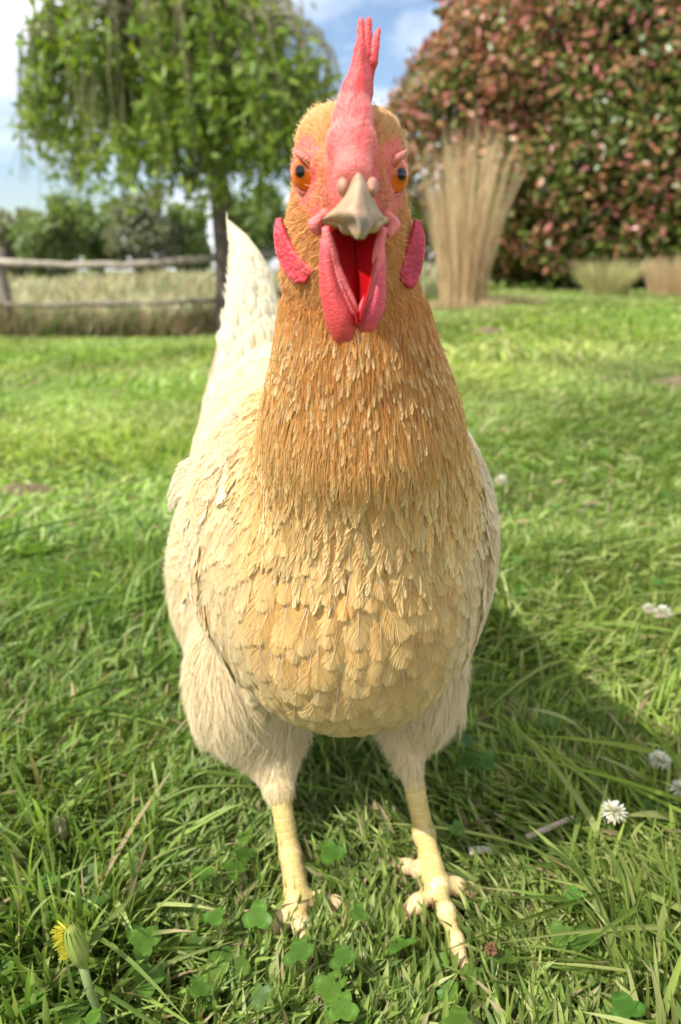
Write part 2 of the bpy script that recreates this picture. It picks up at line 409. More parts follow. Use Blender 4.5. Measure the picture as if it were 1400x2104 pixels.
def face_pink(p):
    """0..1 where the face is bare pink skin"""
    a = np.zeros(len(p))
    for e in (EYEL, EYER):
        d = np.linalg.norm((p - e) * np.array([1, .8, .8]), axis=1); a = np.maximum(a, 1 - sstep(d, .0070, .0125))
    for q_ in ((668, 395), (790, 400)):                       # lores between eye and beak
        d = np.linalg.norm(p - on_head(*q_), axis=1); a = np.maximum(a, .6 * (1 - sstep(d, .003, .009)))
    d = np.linalg.norm((p - on_head(725, 315)) * np.array([1.0, .6, .45]), axis=1); a = np.maximum(a, 1 - sstep(d, .0085, .0125))
    for px in (652, 806):                                     # corners of the mouth
        d = np.linalg.norm(p - on_head(px, 448), axis=1); a = np.maximum(a, .9 * (1 - sstep(d, .004, .0085)))
    d = np.linalg.norm((p - on_head(730, 480)) * np.array([1, .7, .6]), axis=1); a = np.maximum(a, 1 - sstep(d, .009, .013))
    return a
isleg = (lb < .0012) & (V[:, 2] < TL1[2] + .004) & (V[:, 1] < .47)
C = np.zeros((len(V), 3)) + np.array([.62, .46, .24])
up = sstep(V[:, 2], .24, .34)[:, None] * (V[:, 1] < .36)[:, None]
C = C * (1 - up) + np.array([.54, .25, .06]) * up
fp = face_pink(V)[:, None] * (V[:, 2] > .33)[:, None]
C = C * (1 - fp) + np.array([.66, .11, .10]) * fp
ff = (1 - sstep(np.linalg.norm((V - on_head(732, 500)) * np.array([1, .5, .7]), axis=1), .008, .011))[:, None]; C = C * (1 - ff) + np.array([.42, .012, .014]) * ff
mott = (wavy(V, 300, 5) * .08 + wavy(V, 900, 6) * .05)[:, None]
LC = np.array([.60, .44, .15]) * (1 + mott)
tp = sstep(V[:, 2], .022, .006)[:, None]; LC = LC * (1 - tp) + np.array([.56, .35, .20]) * tp
C[isleg] = LC[isleg]
me = make_mesh('body', V, [Q], C)
for nm, arr in (('along', al), ('around', ar)):
    a = me.attributes.new(nm, 'FLOAT', 'POINT'); a.data.foreach_set('value', arr.astype(np.float32))
body = link('body', me, [M_skin_under, M_leg], hen)
mi = isleg[Q].all(1).astype(np.int32); me.polygons.foreach_set('material_index', mi)

# ---- flow of the feathers over the body
def flow(p, n, jit=None):
    x, y, z = p.T
    head = sstep(z, .338, .362) * (y < .36)
    dh = norm(p - BEAKB + np.array([0, -.012, .004])) + np.array([0, .35, -.25])
    front = 1 - sstep(y, .37, .44)
    dn = np.stack([(x - .010) * 4.0, np.full_like(x, .25), np.full_like(x, -1.0)], 1)
    db = np.stack([np.full_like(x, -.16), np.full_like(x, .9), np.full_like(x, -.42)], 1)
    thigh = sstep(.165 - z, -.01, .03) * sstep(np.abs(x - .005), .02, .05)
    dt = np.stack([x * 0, np.full_like(x, -.15), np.full_like(x, -1.0)], 1)
    d = dn * front[:, None] + db * (1 - front)[:, None]
    d = d * (1 - thigh)[:, None] + dt * thigh[:, None]
    d = d * (1 - head)[:, None] + dh * head[:, None]
    if jit is not None: d = norm(d) + jit
    d = d - n * np.sum(d * n, 1, keepdims=True)
    return norm(d)
def project(p, off, it=2):
    for _ in range(it):
        g = sdf_grad(BODY, p); p = p - g * (sdf_of(BODY, p) - off)[:, None]
    return p
def scatter(mask_fn, n, spacing=None):
    """random points on the body surface; spacing: minimum distance (array fn)"""
    tri = V0[Q]; ctr = tri.mean(1); ar_ = np.linalg.norm(np.cross(tri[:, 1] - tri[:, 0], tri[:, 2] - tri[:, 0]), axis=1)
    m = mask_fn(ctr); pr = ar_ * m; pr = pr / pr.sum()
    idx = rng.choice(len(ctr), n, p=pr); a, b = rng.random(n), rng.random(n)
    t = tri[idx]; p = (t[:, 0] * (1 - a)[:, None] + t[:, 1] * a[:, None]) * (1 - b)[:, None] + (t[:, 3] * (1 - a)[:, None] + t[:, 2] * a[:, None]) * b[:, None]
    if spacing is not None:
        sp_ = spacing(p); keep = []; cell = float(sp_.max()); grid = {}
        for i in range(len(p)):
            key = tuple((p[i] // cell).astype(int)); ok = True
            for dx in (-1, 0, 1):
                for dy in (-1, 0, 1):
                    for dz in (-1, 0, 1):
                        for j in grid.get((key[0] + dx, key[1] + dy, key[2] + dz), ()):
                            if ((p[i] - p[j]) ** 2).sum() < sp_[i] ** 2: ok = False; break
                        if not ok: break
                    if not ok: break
                if not ok: break
            if ok: grid.setdefault(key, []).append(i); keep.append(i)
        p = p[keep]
    return p

def vane(acc, C, Nn, LAT, Ln, Wd, nb, col, tipcol, th0=.9, th1=.15, prof=None, cup=.25, rach=(.95, .9, .78), rw=.0003, ragged=.07, roll=.35, curl=0.0, edgek=.45):
    """C,Nn,LAT (N,M,3): feathers built of barbs. Ln (N,) length, Wd (N,) half width."""
    n, M = C.shape[:2]; sides = np.array([-1., 1.])
    k = np.arange(nb); sk = .04 + .86 * (k / (nb - 1)) ** .92                     # barb roots along the rachis
    th = th0 + (th1 - th0) * (k / (nb - 1)) ** 1.6
    outline = prof if prof is not None else (lambda s: np.where(s > .66, np.sqrt(np.clip(1 - ((s - .66) / .34) ** 2, 0, 1)), .40 + .60 * np.clip(s / .66, 0, 1) ** 1.2) * (s < 1))
    asp = float(np.mean(Wd / Ln)); tt = np.linspace(0, 1.2, 400)[None]; aa_ = sk[:, None] + tt * np.cos(th)[:, None]
    ins = tt * np.sin(th)[:, None] <= asp * outline(aa_); first = np.argmin(ins, 1); first = np.where(ins.all(1), 399, first); tl = tt[0][np.maximum(first, 3)]
    a0 = np.broadcast_to(sk[None, :, None], (n, nb, 2)) * Ln[:, None, None]
    lenb = tl[None, :, None] * Ln[:, None, None] * np.ones((1, 1, 2))
    lenb = lenb * (1 + rng.normal(0, ragged, (n, nb, 2)))
    clump = rng.normal(0, 1, (n, nb, 2)); clump = (clump + np.roll(clump, 1, 1) + np.roll(clump, 2, 1)) / 1.7
    ang = th[None, :, None] + clump * .05
    sp_ = (Ln * .86 / nb)[:, None, None]
    ts = [0, .5, .82, 1.0]; wf = [1.0, .90, .48, .0]
    jr = rng.normal(0, .5, (n, nb, 2))
    VV = []; CL = []
    barbtone = 1 + rng.normal(0, .05, (n, nb, 2))
    for t, wfac in zip(ts, wf):
        an = ang * (1 - .28 * t)
        a = a0 + lenb * t * np.cos(an); w = lenb * t * np.sin(an) * sides[None, None]
        for e in ((-1, 1) if wfac > 0 else (0,)):
            hw = sp_ * .62 * wfac
            aa = a + e * hw * np.sin(an) * 1.0; ww = w - e * hw * np.cos(an) * sides[None, None]
            lift = e * hw * roll * (1 + jr)
            f = np.clip(aa / Ln[:, None, None], 0, 1.12) * (M - 1); i0 = np.clip(f.astype(int), 0, M - 2); fr = (f - i0)[..., None]
            ii = np.arange(n)[:, None, None]
            g = lambda A: A[ii, i0] * (1 - fr) + A[ii, i0 + 1] * fr
            nn = g(Nn); P = g(C) + g(LAT) * ww[..., None] + nn * (lift - cup * ww ** 2 / np.maximum(Wd, 1e-4)[:, None, None] + curl * t * t * lenb * rng.normal(1, .4, lenb.shape))[..., None]
            VV.append(P)
            mixf = (np.clip(aa / Ln[:, None, None], 0, 1) ** 2)[..., None]
            edge = t ** 1.6 * edgek
            cc = col[:, None, None] * (1 - mixf) + tipcol[:, None, None] * mixf
            cc = cc * (1 - edge) + tipcol[:, None, None] * edge
            CL.append(cc * barbtone[..., None])
    VV = np.stack(VV, 3).reshape(-1, 7, 3); CL = np.stack(CL, 3).reshape(-1, 7, 3)
    m = len(VV); b = np.arange(m)[:, None] * 7
    F4 = np.concatenate([b + np.array([[0, 1, 3, 2]]), b + np.array([[2, 3, 5, 4]])]); F3 = b + np.array([[4, 5, 6]])
    acc.add(VV.reshape(-1, 3), [F4, F3], CL.reshape(-1, 3))
    # rachis
    f = np.linspace(0, .9, M); wd = np.broadcast_to(rw * (1.1 - f), (n, M))
    ci = np.clip(f * (M - 1), 0, M - 1); i0 = np.clip(ci.astype(int), 0, M - 2); fr = (ci - i0)[None, :, None]
    CC = C[:, i0] * (1 - fr) + C[:, i0 + 1] * fr + Nn * .00025
    rc = col * .35 + np.array(rach) * .65
    acc.add(*ribbons(CC, LAT, wd, rc))
def lay(p, Ln, off0, off1, M=9, jit=.10, lateral=None):
    """walk centrelines down the flow over the body"""
    n = len(p); j = rng.normal(0, jit, (n, 3)); Cs = []; Ns = []; Ts = []
    p = project(p, np.full(n, off0), 2); st = (Ln / (M - 1))[:, None]
    for i in range(M):
        g = sdf_grad(BODY, p); t = flow(p, g, j)
        Cs.append(p); Ns.append(g); Ts.append(t)
        q = p + t * st; o = off0 + (off1 - off0) * ((i + 1) / (M - 1)) ** 1.2
        g2 = sdf_grad(BODY, q); dd = np.minimum(sdf_of(BODY, q) - o, .0006 * 1e3); q = q - g2 * np.clip(dd, -.01, .0025)[:, None]; p = q
    C = np.stack(Cs, 1); Nn = np.stack(Ns, 1); T = norm(np.gradient(C, axis=1)); Lt = norm(np.cross(T, Nn)); Nn = np.cross(Lt, T)
    return C, Nn, Lt
def strands(acc, p, Ln, wd, lift, col, tipcol=None, jit=.25, M=4, off=0.0, droop=0.0, curlv=0.0):
    n = len(p); g = sdf_grad(BODY, p); t = flow(p, g, rng.normal(0, jit, (n, 3)))
    s = np.linspace(0, 1, M)[None, :, None]; Ln = np.broadcast_to(Ln, (n,))[:, None, None]
    side = norm(np.cross(t, g)); cv = rng.normal(0, 1, (n, 1, 1)) * curlv
    C = p[:, None] + g[:, None] * off + t[:, None] * s * Ln + g[:, None] * lift * Ln * (s - .55 * s ** 2) + side[:, None] * cv * Ln * s ** 2
    C[..., 2] -= (droop * Ln * s ** 2)[..., 0]
    ang = rng.uniform(-.9, .9, (n, 1)); lat = norm(side * np.cos(ang) + g * np.sin(ang)); LAT = np.repeat(lat[:, None], M, 1)
    w = wd * (1 - np.linspace(0, 1, M) ** 1.5 * .92)[None] * rng.uniform(.7, 1.3, (n, 1))
    tipcol = col if tipcol is None else tipcol
    cc = col[:, None] * (1 - s) + tipcol[:, None] * s
    acc.add(*ribbons(C, LAT, w, cc))
def colmix(n, cols, wts=None, var=.06):
    cols = np.array(cols); i = rng.choice(len(cols), n, p=wts); c = cols[i]; return np.clip(c * (1 + rng.normal(0, var, (n, 1))) , 0, 1)
def lerpc(a, b, f): return np.array(a) * (1 - f[:, None]) + np.array(b) * f[:, None]

# zones ----------------------------------------------------------------
NECKP = PR[HEAD_END:NECK_END]
def neck_d(p): return sdf_of(NECKP, p)
def inneck(p): return (neck_d(p) < .004) & (p[:, 2] > .232)
def inlegs(p): b, _, _ = leg_info(p); return (b < .002) & (p[:, 2] < TL1[2] + .002)
def thigh_zone(p):
    dl = np.minimum(np.linalg.norm((p - TL0) / np.array([.06, .085, .075]), axis=1), np.linalg.norm((p - TR0) / np.array([.048, .08, .07]), axis=1))
    low = p[:, 2] < .115
    return ((dl < 1) & (p[:, 1] > .375) | low) & ~inlegs(p)
def breast_zone(p): return ~inneck(p) & ~thigh_zone(p) & (p[:, 1] < .44) & (p[:, 2] > .10) & (p[:, 2] < .32)
def back_zone(p): return ~inneck(p) & ~thigh_zone(p) & (p[:, 1] >= .42) & (p[:, 2] > .05)

# breast feathers: rounded, shingled
acc = Acc()
p = scatter(lambda q: breast_zone(q), 9000, lambda q: .0056 + .0022 * sstep(.27 - q[:, 2], 0, .09))
p = p[np.argsort(p[:, 2])]
n = len(p); Wd = (.0062 + .0036 * sstep(.268 - p[:, 2], 0, .06)) * rng.uniform(.72, 1.25, n); Ln = Wd * rng.uniform(2.7, 3.4, n)
C, Nn, Lt = lay(p, Ln, .0004, .0025, jit=.15)
f = sstep(p[:, 2], .13, .25) * rng.uniform(.4, 1, n) * (1 - .5 * sstep(np.abs(p[:, 0] - .003), .03, .07))
sd_ = sstep(np.abs(p[:, 0] - .005), .030, .062) * .75; base = lerpc((.64, .43, .15), (.66, .34, .07), f); base = (base * (1 - sd_[:, None]) + np.array([.74, .58, .32]) * sd_[:, None]) * (1 + rng.normal(0, .09, (n, 1))); tip = lerpc((.84, .68, .34), (.86, .58, .22), f); tip = (tip * (1 - sd_[:, None]) + np.array([.84, .73, .48]) * sd_[:, None]) * (1 + rng.normal(0, .04, (n, 1)))
rot = rng.normal(0, .07, n)[:, None, None]; Lt2 = norm(Lt + Nn * rot)
vane(acc, C, Nn, Lt2, Ln, Wd, 38, base, tip, th0=1.0, th1=.10, roll=.40, cup=.30, ragged=.05, edgek=.75)
q = scatter(breast_zone, 7000); m = len(q)
strands(acc, q, .0065 * rng.uniform(.5, 1.4, m), .00010, .22, colmix(m, [(.62, .42, .16), (.60, .34, .10)]), colmix(m, [(.78, .61, .32), (.76, .53, .23)]), jit=.25, off=.0016, curlv=.1)
acc.build('breast_feathers', M_feather, hen)
print('breast', n)

# neck hackles: long and pointed
acc = Acc()
p = scatter(lambda q: inneck(q) & (q[:, 2] < .345), 20000, lambda q: .0026 + .0026 * sstep(.335 - q[:, 2], 0, .075))
n = len(p); g = sstep(.335 - p[:, 2], 0, .08)
Ln = (.014 + .026 * g) * rng.uniform(.8, 1.2, n); Wd = (.0016 + .0028 * g) * rng.uniform(.75, 1.25, n)
C, Nn, Lt = lay(p, Ln, .0003, .0023, jit=.12)
side = sstep(np.abs(p[:, 0] - .010), .012, .042)
oc = rng.uniform(.1, 1, n) ** .8 * (1 - side * .85) * sstep(p[:, 2], .225, .32)
base = lerpc((.72, .45, .13), (.58, .18, .016), oc) * (1 + rng.normal(0, .10, (n, 1)))
tip = lerpc((.88, .72, .39), (.82, .48, .13), oc * rng.uniform(.3, 1, n)) * (1 + rng.normal(0, .07, (n, 1)))
hprof = lambda s: np.where(s > .5, np.clip(1 - ((s - .5) / .5) ** 1.7, 0, 1), .6 + .8 * s) * (s < 1)
vane(acc, C, Nn, norm(Lt + Nn * rng.normal(0, .09, n)[:, None, None]), Ln, Wd, 24, base, tip, th0=.42, th1=.10, prof=hprof, ragged=.12, rw=.00022, cup=.12, roll=.6, edgek=.9)
q = scatter(lambda q: inneck(q) & (q[:, 2] < .35) & (q[:, 2] > .245), 15000); q = q[rng.random(len(q)) < sstep(q[:, 2], .25, .325)]; m = len(q)
oc = rng.uniform(.1, 1, m) * (1 - .6 * sstep(np.abs(q[:, 0] - .010), .012, .042)) * sstep(q[:, 2], .26, .32)
strands(acc, q, (.006 + .008 * sstep(.34 - q[:, 2], 0, .07)) * rng.uniform(.5, 1.3, m), .00016, .10, lerpc((.62, .34, .08), (.56, .15, .012), oc), lerpc((.84, .62, .27), (.80, .38, .07), oc), jit=.10, off=.0018)
acc.build('neck_hackles', M_feather, hen)
print('hackle', n)

# head and upper neck: short hair-like feathers
acc = Acc()
def headz(q): return (q[:, 2] > .322) & (q[:, 1] < .345)
p = scatter(headz, 120000); pk = face_pink(p)
keep = rng.random(len(p)) > np.clip(pk * 1.0, 0, .88); p = p[keep]; pk = pk[keep]
n = len(p); fl = sstep(.365 - p[:, 2], 0, .04)
base = lerpc((.64, .28, .07), (.56, .16, .025), rng.random(n)); tip = lerpc((.86, .56, .24), (.80, .36, .09), rng.random(n))
nb_ = np.clip((1 - sstep(np.linalg.norm(p - on_head(730, 420), axis=1), .011, .025)) * (.75 + .35 * wavy(p, 350, 90)), 0, .9)[:, None]; base = base * (1 - nb_) + np.array([.66, .18, .12]) * nb_; tip = tip * (1 - nb_) + np.array([.86, .42, .28]) * nb_
topf = sstep(p[:, 2], .385, .405)[:, None]; tip = tip * (1 - topf) + np.array([.80, .55, .24]) * topf
lb_ = np.zeros(n)
for q_ in ((590, 480), (602, 520), (625, 548), (846, 490), (836, 530), (830, 565)): lb_ = np.maximum(lb_, 1 - sstep(np.linalg.norm(p - on_head(*q_), axis=1), .003, .007))
wild = (rng.random(n) < .05) * 1.0
strands(acc, p, (.0042 + .005 * fl) * rng.uniform(.6, 1.3, n) * (1 - .5 * pk) * (1 + .4 * lb_), .00013, .24, base, tip, jit=.18)
w_ = (wild + lb_ * .3) > rng.random(n) * .9 + .1; w_ = np.where(w_)[0]
strands(acc, p[w_], .0046 * rng.uniform(.5, 1.3, len(w_)), .00010, .75, tip[w_] * .95, np.clip(tip[w_] * 1.1, 0, .95), jit=.45)
acc.build('head_feathers', M_fluff, hen)

# thighs and vent: fluff
acc = Acc()
fz = lambda q: (thigh_zone(q) | ((q[:, 2] < .19) & (q[:, 1] > .42))) & ~inlegs(q)
p = scatter(fz, 80000); n = len(p)
short = sstep(p[:, 2], .05, .10)
base = colmix(n, [(.74, .60, .35), (.70, .51, .25), (.80, .70, .48)]); tip = colmix(n, [(.86, .75, .52), (.82, .68, .42)])
strands(acc, p, (.006 + .014 * short) * rng.uniform(.5, 1.5, n), .00026, .14, base, tip, jit=.16, M=5, curlv=.15)
acc.build('thigh_fluff', M_fluff, hen)

# back and saddle feathers
acc = Acc()
p = scatter(lambda q: back_zone(q) & (q[:, 2] > .15), 9000, lambda q: q[:, 0] * 0 + .0085)
n = len(p); Wd = .0085 * rng.uniform(.8, 1.2, n); Ln = Wd * 3.6
C, Nn, Lt = lay(p, Ln, .0003, .0026, jit=.13)
vane(acc, C, Nn, Lt, Ln, Wd, 18, colmix(n, [(.78, .66, .42), (.76, .60, .34)]), colmix(n, [(.88, .80, .58)]), th0=.9, th1=.12)
q = scatter(lambda q: back_zone(q) & (q[:, 2] > .15), 22000); m = len(q)
strands(acc, q, .009 * rng.uniform(.5, 1.4, m), .00018, .18, colmix(m, [(.80, .68, .44), (.78, .60, .34)]), colmix(m, [(.90, .82, .62)]), jit=.25, off=.0022, curlv=.3)
acc.build('back_feathers', M_feather, hen)

# wings: folded against the sides, coverts in rows and long flight feathers under them
def wing(side):
    acc = Acc()
    if side < 0: cz = lambda q: (q[:, 0] < -.045) & (q[:, 1] > .34) & (q[:, 1] < .52) & (q[:, 2] > .165) & ~inneck(q) & ~thigh_zone(q)
    else: cz = lambda q: (q[:, 0] > .052) & (q[:, 1] > .34) & (q[:, 1] < .52) & (q[:, 2] > .165) & ~inneck(q) & ~thigh_zone(q)
    p = scatter(cz, 5000, lambda q: q[:, 0] * 0 + .0062); n = len(p)
    Wd = .0058 * rng.uniform(.7, 1.25, n); Ln = Wd * rng.uniform(3.0, 4.4, n)
    C, Nn, Lt = lay(p, Ln, .0012, .0036, jit=.26)
    vane(acc, C, Nn, norm(Lt + Nn * rng.normal(0, .2, n)[:, None, None]), Ln, Wd, 18, colmix(n, [(.70, .53, .26), (.68, .43, .17), (.74, .61, .37)]), colmix(n, [(.82, .71, .46), (.80, .62, .34)]), th0=.95, th1=.12, curl=.10, edgek=.7)
    q = scatter(cz, 11000); m = len(q)
    strands(acc, q, .007 * rng.uniform(.5, 1.4, m), .00014, .3, colmix(m, [(.80, .66, .42), (.76, .56, .30)]), colmix(m, [(.90, .82, .62)]), jit=.5, off=.0030, curlv=.5)
    if side < 0:                                               # loose pointed feathers sticking out behind the wing
        for i in range(26):
            f = rng.random(); a = at(400 - 16 * f, 940 + 80 * f, .395); b = at(345 + rng.uniform(-2, 16), 1000 + 58 * f + rng.uniform(-8, 8), .402); s = np.linspace(0, 1, 8)[:, None]
            C = (a + (b - a) * s + np.array([0, 0, .004]) * np.sin(s * np.pi))[None]; T = norm(np.gradient(C, axis=1)); Nn = np.zeros_like(C) + np.array([-.4, -.9, .2]) + rng.normal(0, .15, 3); Lt = norm(np.cross(T, Nn)); Nn = np.cross(Lt, T)
            vane(acc, C, Nn, Lt, np.array([np.linalg.norm(b - a)]), np.array([.0030]), 20, np.array([[.78, .66, .42]]), np.array([[.86, .78, .58]]), th0=.35, th1=.1, rw=.0003, cup=.1, ragged=.2, prof=lambda s: np.clip(1 - s ** 2, 0, 1) * (s < 1))
    return acc.build('wing', M_feather, hen)
wing(-1); wing(1)

# tail: tall bunch of feathers, seen nearly edge on
def tail():
    acc = Acc(); r = np.random.default_rng(17)
    Lf = np.array([(467, 452), (476, 490), (483, 530), (481, 580), (472, 640), (462, 700), (449, 760), (436, 820), (426, 880), (424, 930)], float)
    Rt = np.array([(471, 452), (507, 482), (540, 528), (562, 575), (580, 640), (592, 700), (605, 760), (615, 820), (620, 880), (620, 930)], float)
    tt = np.linspace(0, 1, 10)
    def S(u, v, off=0.0):
        u = np.asarray(u, float); v = np.asarray(v, float)
        lx, ly, rx_, ry = [np.interp(np.clip(v, 0, 1), tt, A_) for A_ in (Lf[:, 0], Lf[:, 1], Rt[:, 0], Rt[:, 1])]
        px = lx * (1 - u) + rx_ * u; py = ly * (1 - u) + ry * u; py = py + np.minimum(v, 0) * 480
        Y = .640 - .050 * v - (.004 + .022 * v) * np.sqrt(np.clip(u * (1 - u) * 4, 0, 1)) - off
        vv = (1052 - py) / FPX; t = Y / (cp + vv * sp); return np.stack([(px - 700) / FPX * t, Y, CAM_H + t * (vv * cp - sp)], -1)
    u, v = np.meshgrid(np.linspace(0, 1, 24), np.linspace(0, 1, 60)); Fv = S(u, v); Bv = S(u, v); Bv[..., 1] = .644 - .05 * v + .004 * np.sin(np.pi * u) * v
    i = (np.arange(59) * 24)[:, None] + np.arange(23)[None]; q = np.stack([i, i + 24, i + 25, i + 1], -1).reshape(-1, 4)
    acc.add(Fv.reshape(-1, 3), [q], (.76, .68, .46)); acc.add(Bv.reshape(-1, 3), [q[:, ::-1]], (.76, .68, .46))
    # close fan of long feathers running up to the left edge and the tip
    point = lambda s: np.where(s > .7, np.clip(1 - ((s - .7) / .3) ** 1.8, 0, 1), 1) * (s < 1)
    for k in range(46):
        f = 1 - k / 45.0; vt = .0 + .55 * f ** 1.3; u0 = .25 + .72 * (1 - f) ** .8; s = np.linspace(0, 1, 16)
        vv = .92 - s * (.92 - vt); uu = u0 * (1 - s) ** .45 + .02 + (.03 + .3 * (1 - f)) * s * (1 - s) * 2
        C = S(np.clip(uu, 0.01, .97), vv, .0008 + .0016 * (1 - f))[None]; T = norm(np.gradient(C, axis=1)); Nn = np.zeros_like(C) + np.array([.15, -.98, .1]); Lt = norm(np.cross(T, Nn)); Nn = np.cross(Lt, T)
        ln = np.linalg.norm(np.diff(C[0], axis=0), axis=1).sum()
        vane(acc, C, Nn, Lt, np.array([ln]), np.array([.0050]), 110, colmix(1, [(.82, .74, .52), (.84, .78, .58)]), colmix(1, [(.88, .83, .66)]), th0=.55, th1=.14, rw=.0005, ragged=.05, cup=.05, prof=point, roll=.5)
    n = 900; v0 = r.uniform(.02, .42, n); u0 = r.uniform(.0, .25, n); s = np.linspace(0, 1, 5)[None]
    uu = u0[:, None] - (.12 + .16 * r.random(n))[:, None] * s ** .8; vv = v0[:, None] - .055 * s; C = S(uu, vv); C[..., 1] -= .0012
    T = norm(np.gradient(C, axis=1)); lat = norm(np.cross(T, np.array([.1, -1, .2]) + r.normal(0, .3, (n, 1, 3))))
    acc.add(*ribbons(C, lat, np.array([[1, 1, .9, .7, .2]]) * .00045 * np.ones((n, 1)), colmix(n, [(.84, .78, .58), (.78, .70, .50)])))
    # soft coverts: strands laid over the surface towards the tip
    n = 26000; v0 = r.random(n) ** .7; v0 = .16 + .84 * v0; u0 = r.random(n); ln = r.uniform(.03, .09, n); s = np.linspace(0, 1, 5)[None]
    vv = v0[:, None] - ln[:, None] * s; uu = u0[:, None] + (-.10 + r.normal(0, .08, n))[:, None] * s; C = S(np.clip(uu, -.10, 1.03), vv); C[..., 1] -= (.0006 + .0035 * (s - .5 * s ** 2)) * np.ones((n, 1))
    T = norm(np.gradient(C, axis=1)); lat = norm(np.cross(T, np.array([.1, -1, .2]) + r.normal(0, .5, (n, 1, 3)))); P0 = C[:, 0]
    acc.add(*ribbons(C, lat, np.array([[1, 1, .9, .6, .1]]) * .00034 * np.ones((n, 1)), np.clip(colmix(n, [(.84, .76, .54), (.80, .66, .40), (.88, .83, .66)]) * (1 + .12 * wavy(P0, 90, 44)[:, None]), 0, .9)))
    for k in range(300):
        v0 = .30 + .68 * r.random(); u0 = r.random() * .95; s = np.linspace(0, 1, 8); C = S(np.clip(u0 - .06 * s, -.04, 1), v0 - r.uniform(.09, .14) * s)[None]; C[..., 1] -= .001 + .004 * s
        T = norm(np.gradient(C, axis=1)); Nn = np.zeros_like(C) + np.array([.15, -1, .2]) + r.normal(0, .1, 3); Lt = norm(np.cross(T, Nn)); Nn = np.cross(Lt, T); ln = np.linalg.norm(C[0, -1] - C[0, 0])
        vane(acc, C, Nn, Lt, np.array([ln]), np.array([.0065]), 22, colmix(1, [(.82, .74, .50), (.78, .64, .36), (.86, .80, .60)]), colmix(1, [(.88, .83, .66)]), th0=.8, th1=.12, cup=.4, ragged=.1)
    return acc.build('tail', M_feather, hen)
tail()

# ---- comb
CP = []
def cc_(a, b, ra, rb, k=.004): CP.append(('c', np.array(a), np.array(b), ra, rb, k))
cc_(at(727, 352, .249), at(722, 300, .256), .0052, .0066)
cc_(at(722, 300, .256), at(725, 245, .262), .0066, .0050)
cc_(at(725, 245, .262), at(731, 185, .264), .0050, .0034)
cc_(at(731, 185, .264), at(741, 100, .266), .0034, .0018)
cc_(at(741, 100, .266), at(743, 44, .268), .0018, .0011, .001)
cc_(at(724, 250, .262), at(734, 215, .285), .0048, .0042, .004)
cc_(at(734, 215, .285), at(752, 110, .284), .0036, .0016, .002)
cc_(at(753, 110, .284), at(758, 42, .286), .0017, .0012, .001)
cc_(at(734, 215, .285), at(744, 195, .305), .0038, .0030, .003)
cc_(at(744, 195, .305), at(763, 128, .303), .0026, .0023, .002)
cc_(at(763, 128, .303), at(778, 64, .305), .0023, .0013, .001)
cc_(at(744, 195, .305), at(748, 230, .325), .0030, .0025, .003)
cc_(at(731, 178, .266), at(739, 168, .285), .0026, .0022, .004); cc_(at(739, 168, .285), at(746, 172, .303), .0022, .0022, .004)
Vc, Qc = surface_nets(CP, (-.02, .235, .375), (.04, .335, .45), .0007)
gg = sdf_grad(CP, Vc, .0006); Vc = Vc + gg * (wavy(Vc, 1500, 9) * .00012 + wavy(Vc, 500, 10) * .0003)[:, None]
cf = sstep(Vc[:, 2], .385, .40)
Ccol = lerpc((.72, .19, .15), (.66, .06, .055), cf) * (1 + .22 * wavy(Vc, 420, 12))[:, None]
comb = link('comb', make_mesh('comb', Vc, [Qc], Ccol), M_comb, hen)
# fine down over the comb base
acc = Acc(); idx = rng.choice(len(Vc), 9000); pc = Vc[idx]; gc = sdf_grad(CP, pc, .0006)
m = pc[:, 2] < .412; pc, gc = pc[m], gc[m]; n = len(pc)
t = norm(np.array([0, .5, .6]) + rng.normal(0, .4, (n, 3))); t = norm(t - gc * (t * gc).sum(1, keepdims=True)); s = np.linspace(0, 1, 3)[None, :, None]
acc.add(*ribbons(pc[:, None] + t[:, None] * s * .0022 + gc[:, None] * s * .0007, np.repeat(norm(np.cross(t, gc))[:, None], 3, 1), .00007 * (1.05 - np.linspace(0, 1, 3))[None] * np.ones((n, 1)), np.zeros((n, 3)) + np.array([.92, .42, .36])))
acc.build('down', M_fluff, comb)

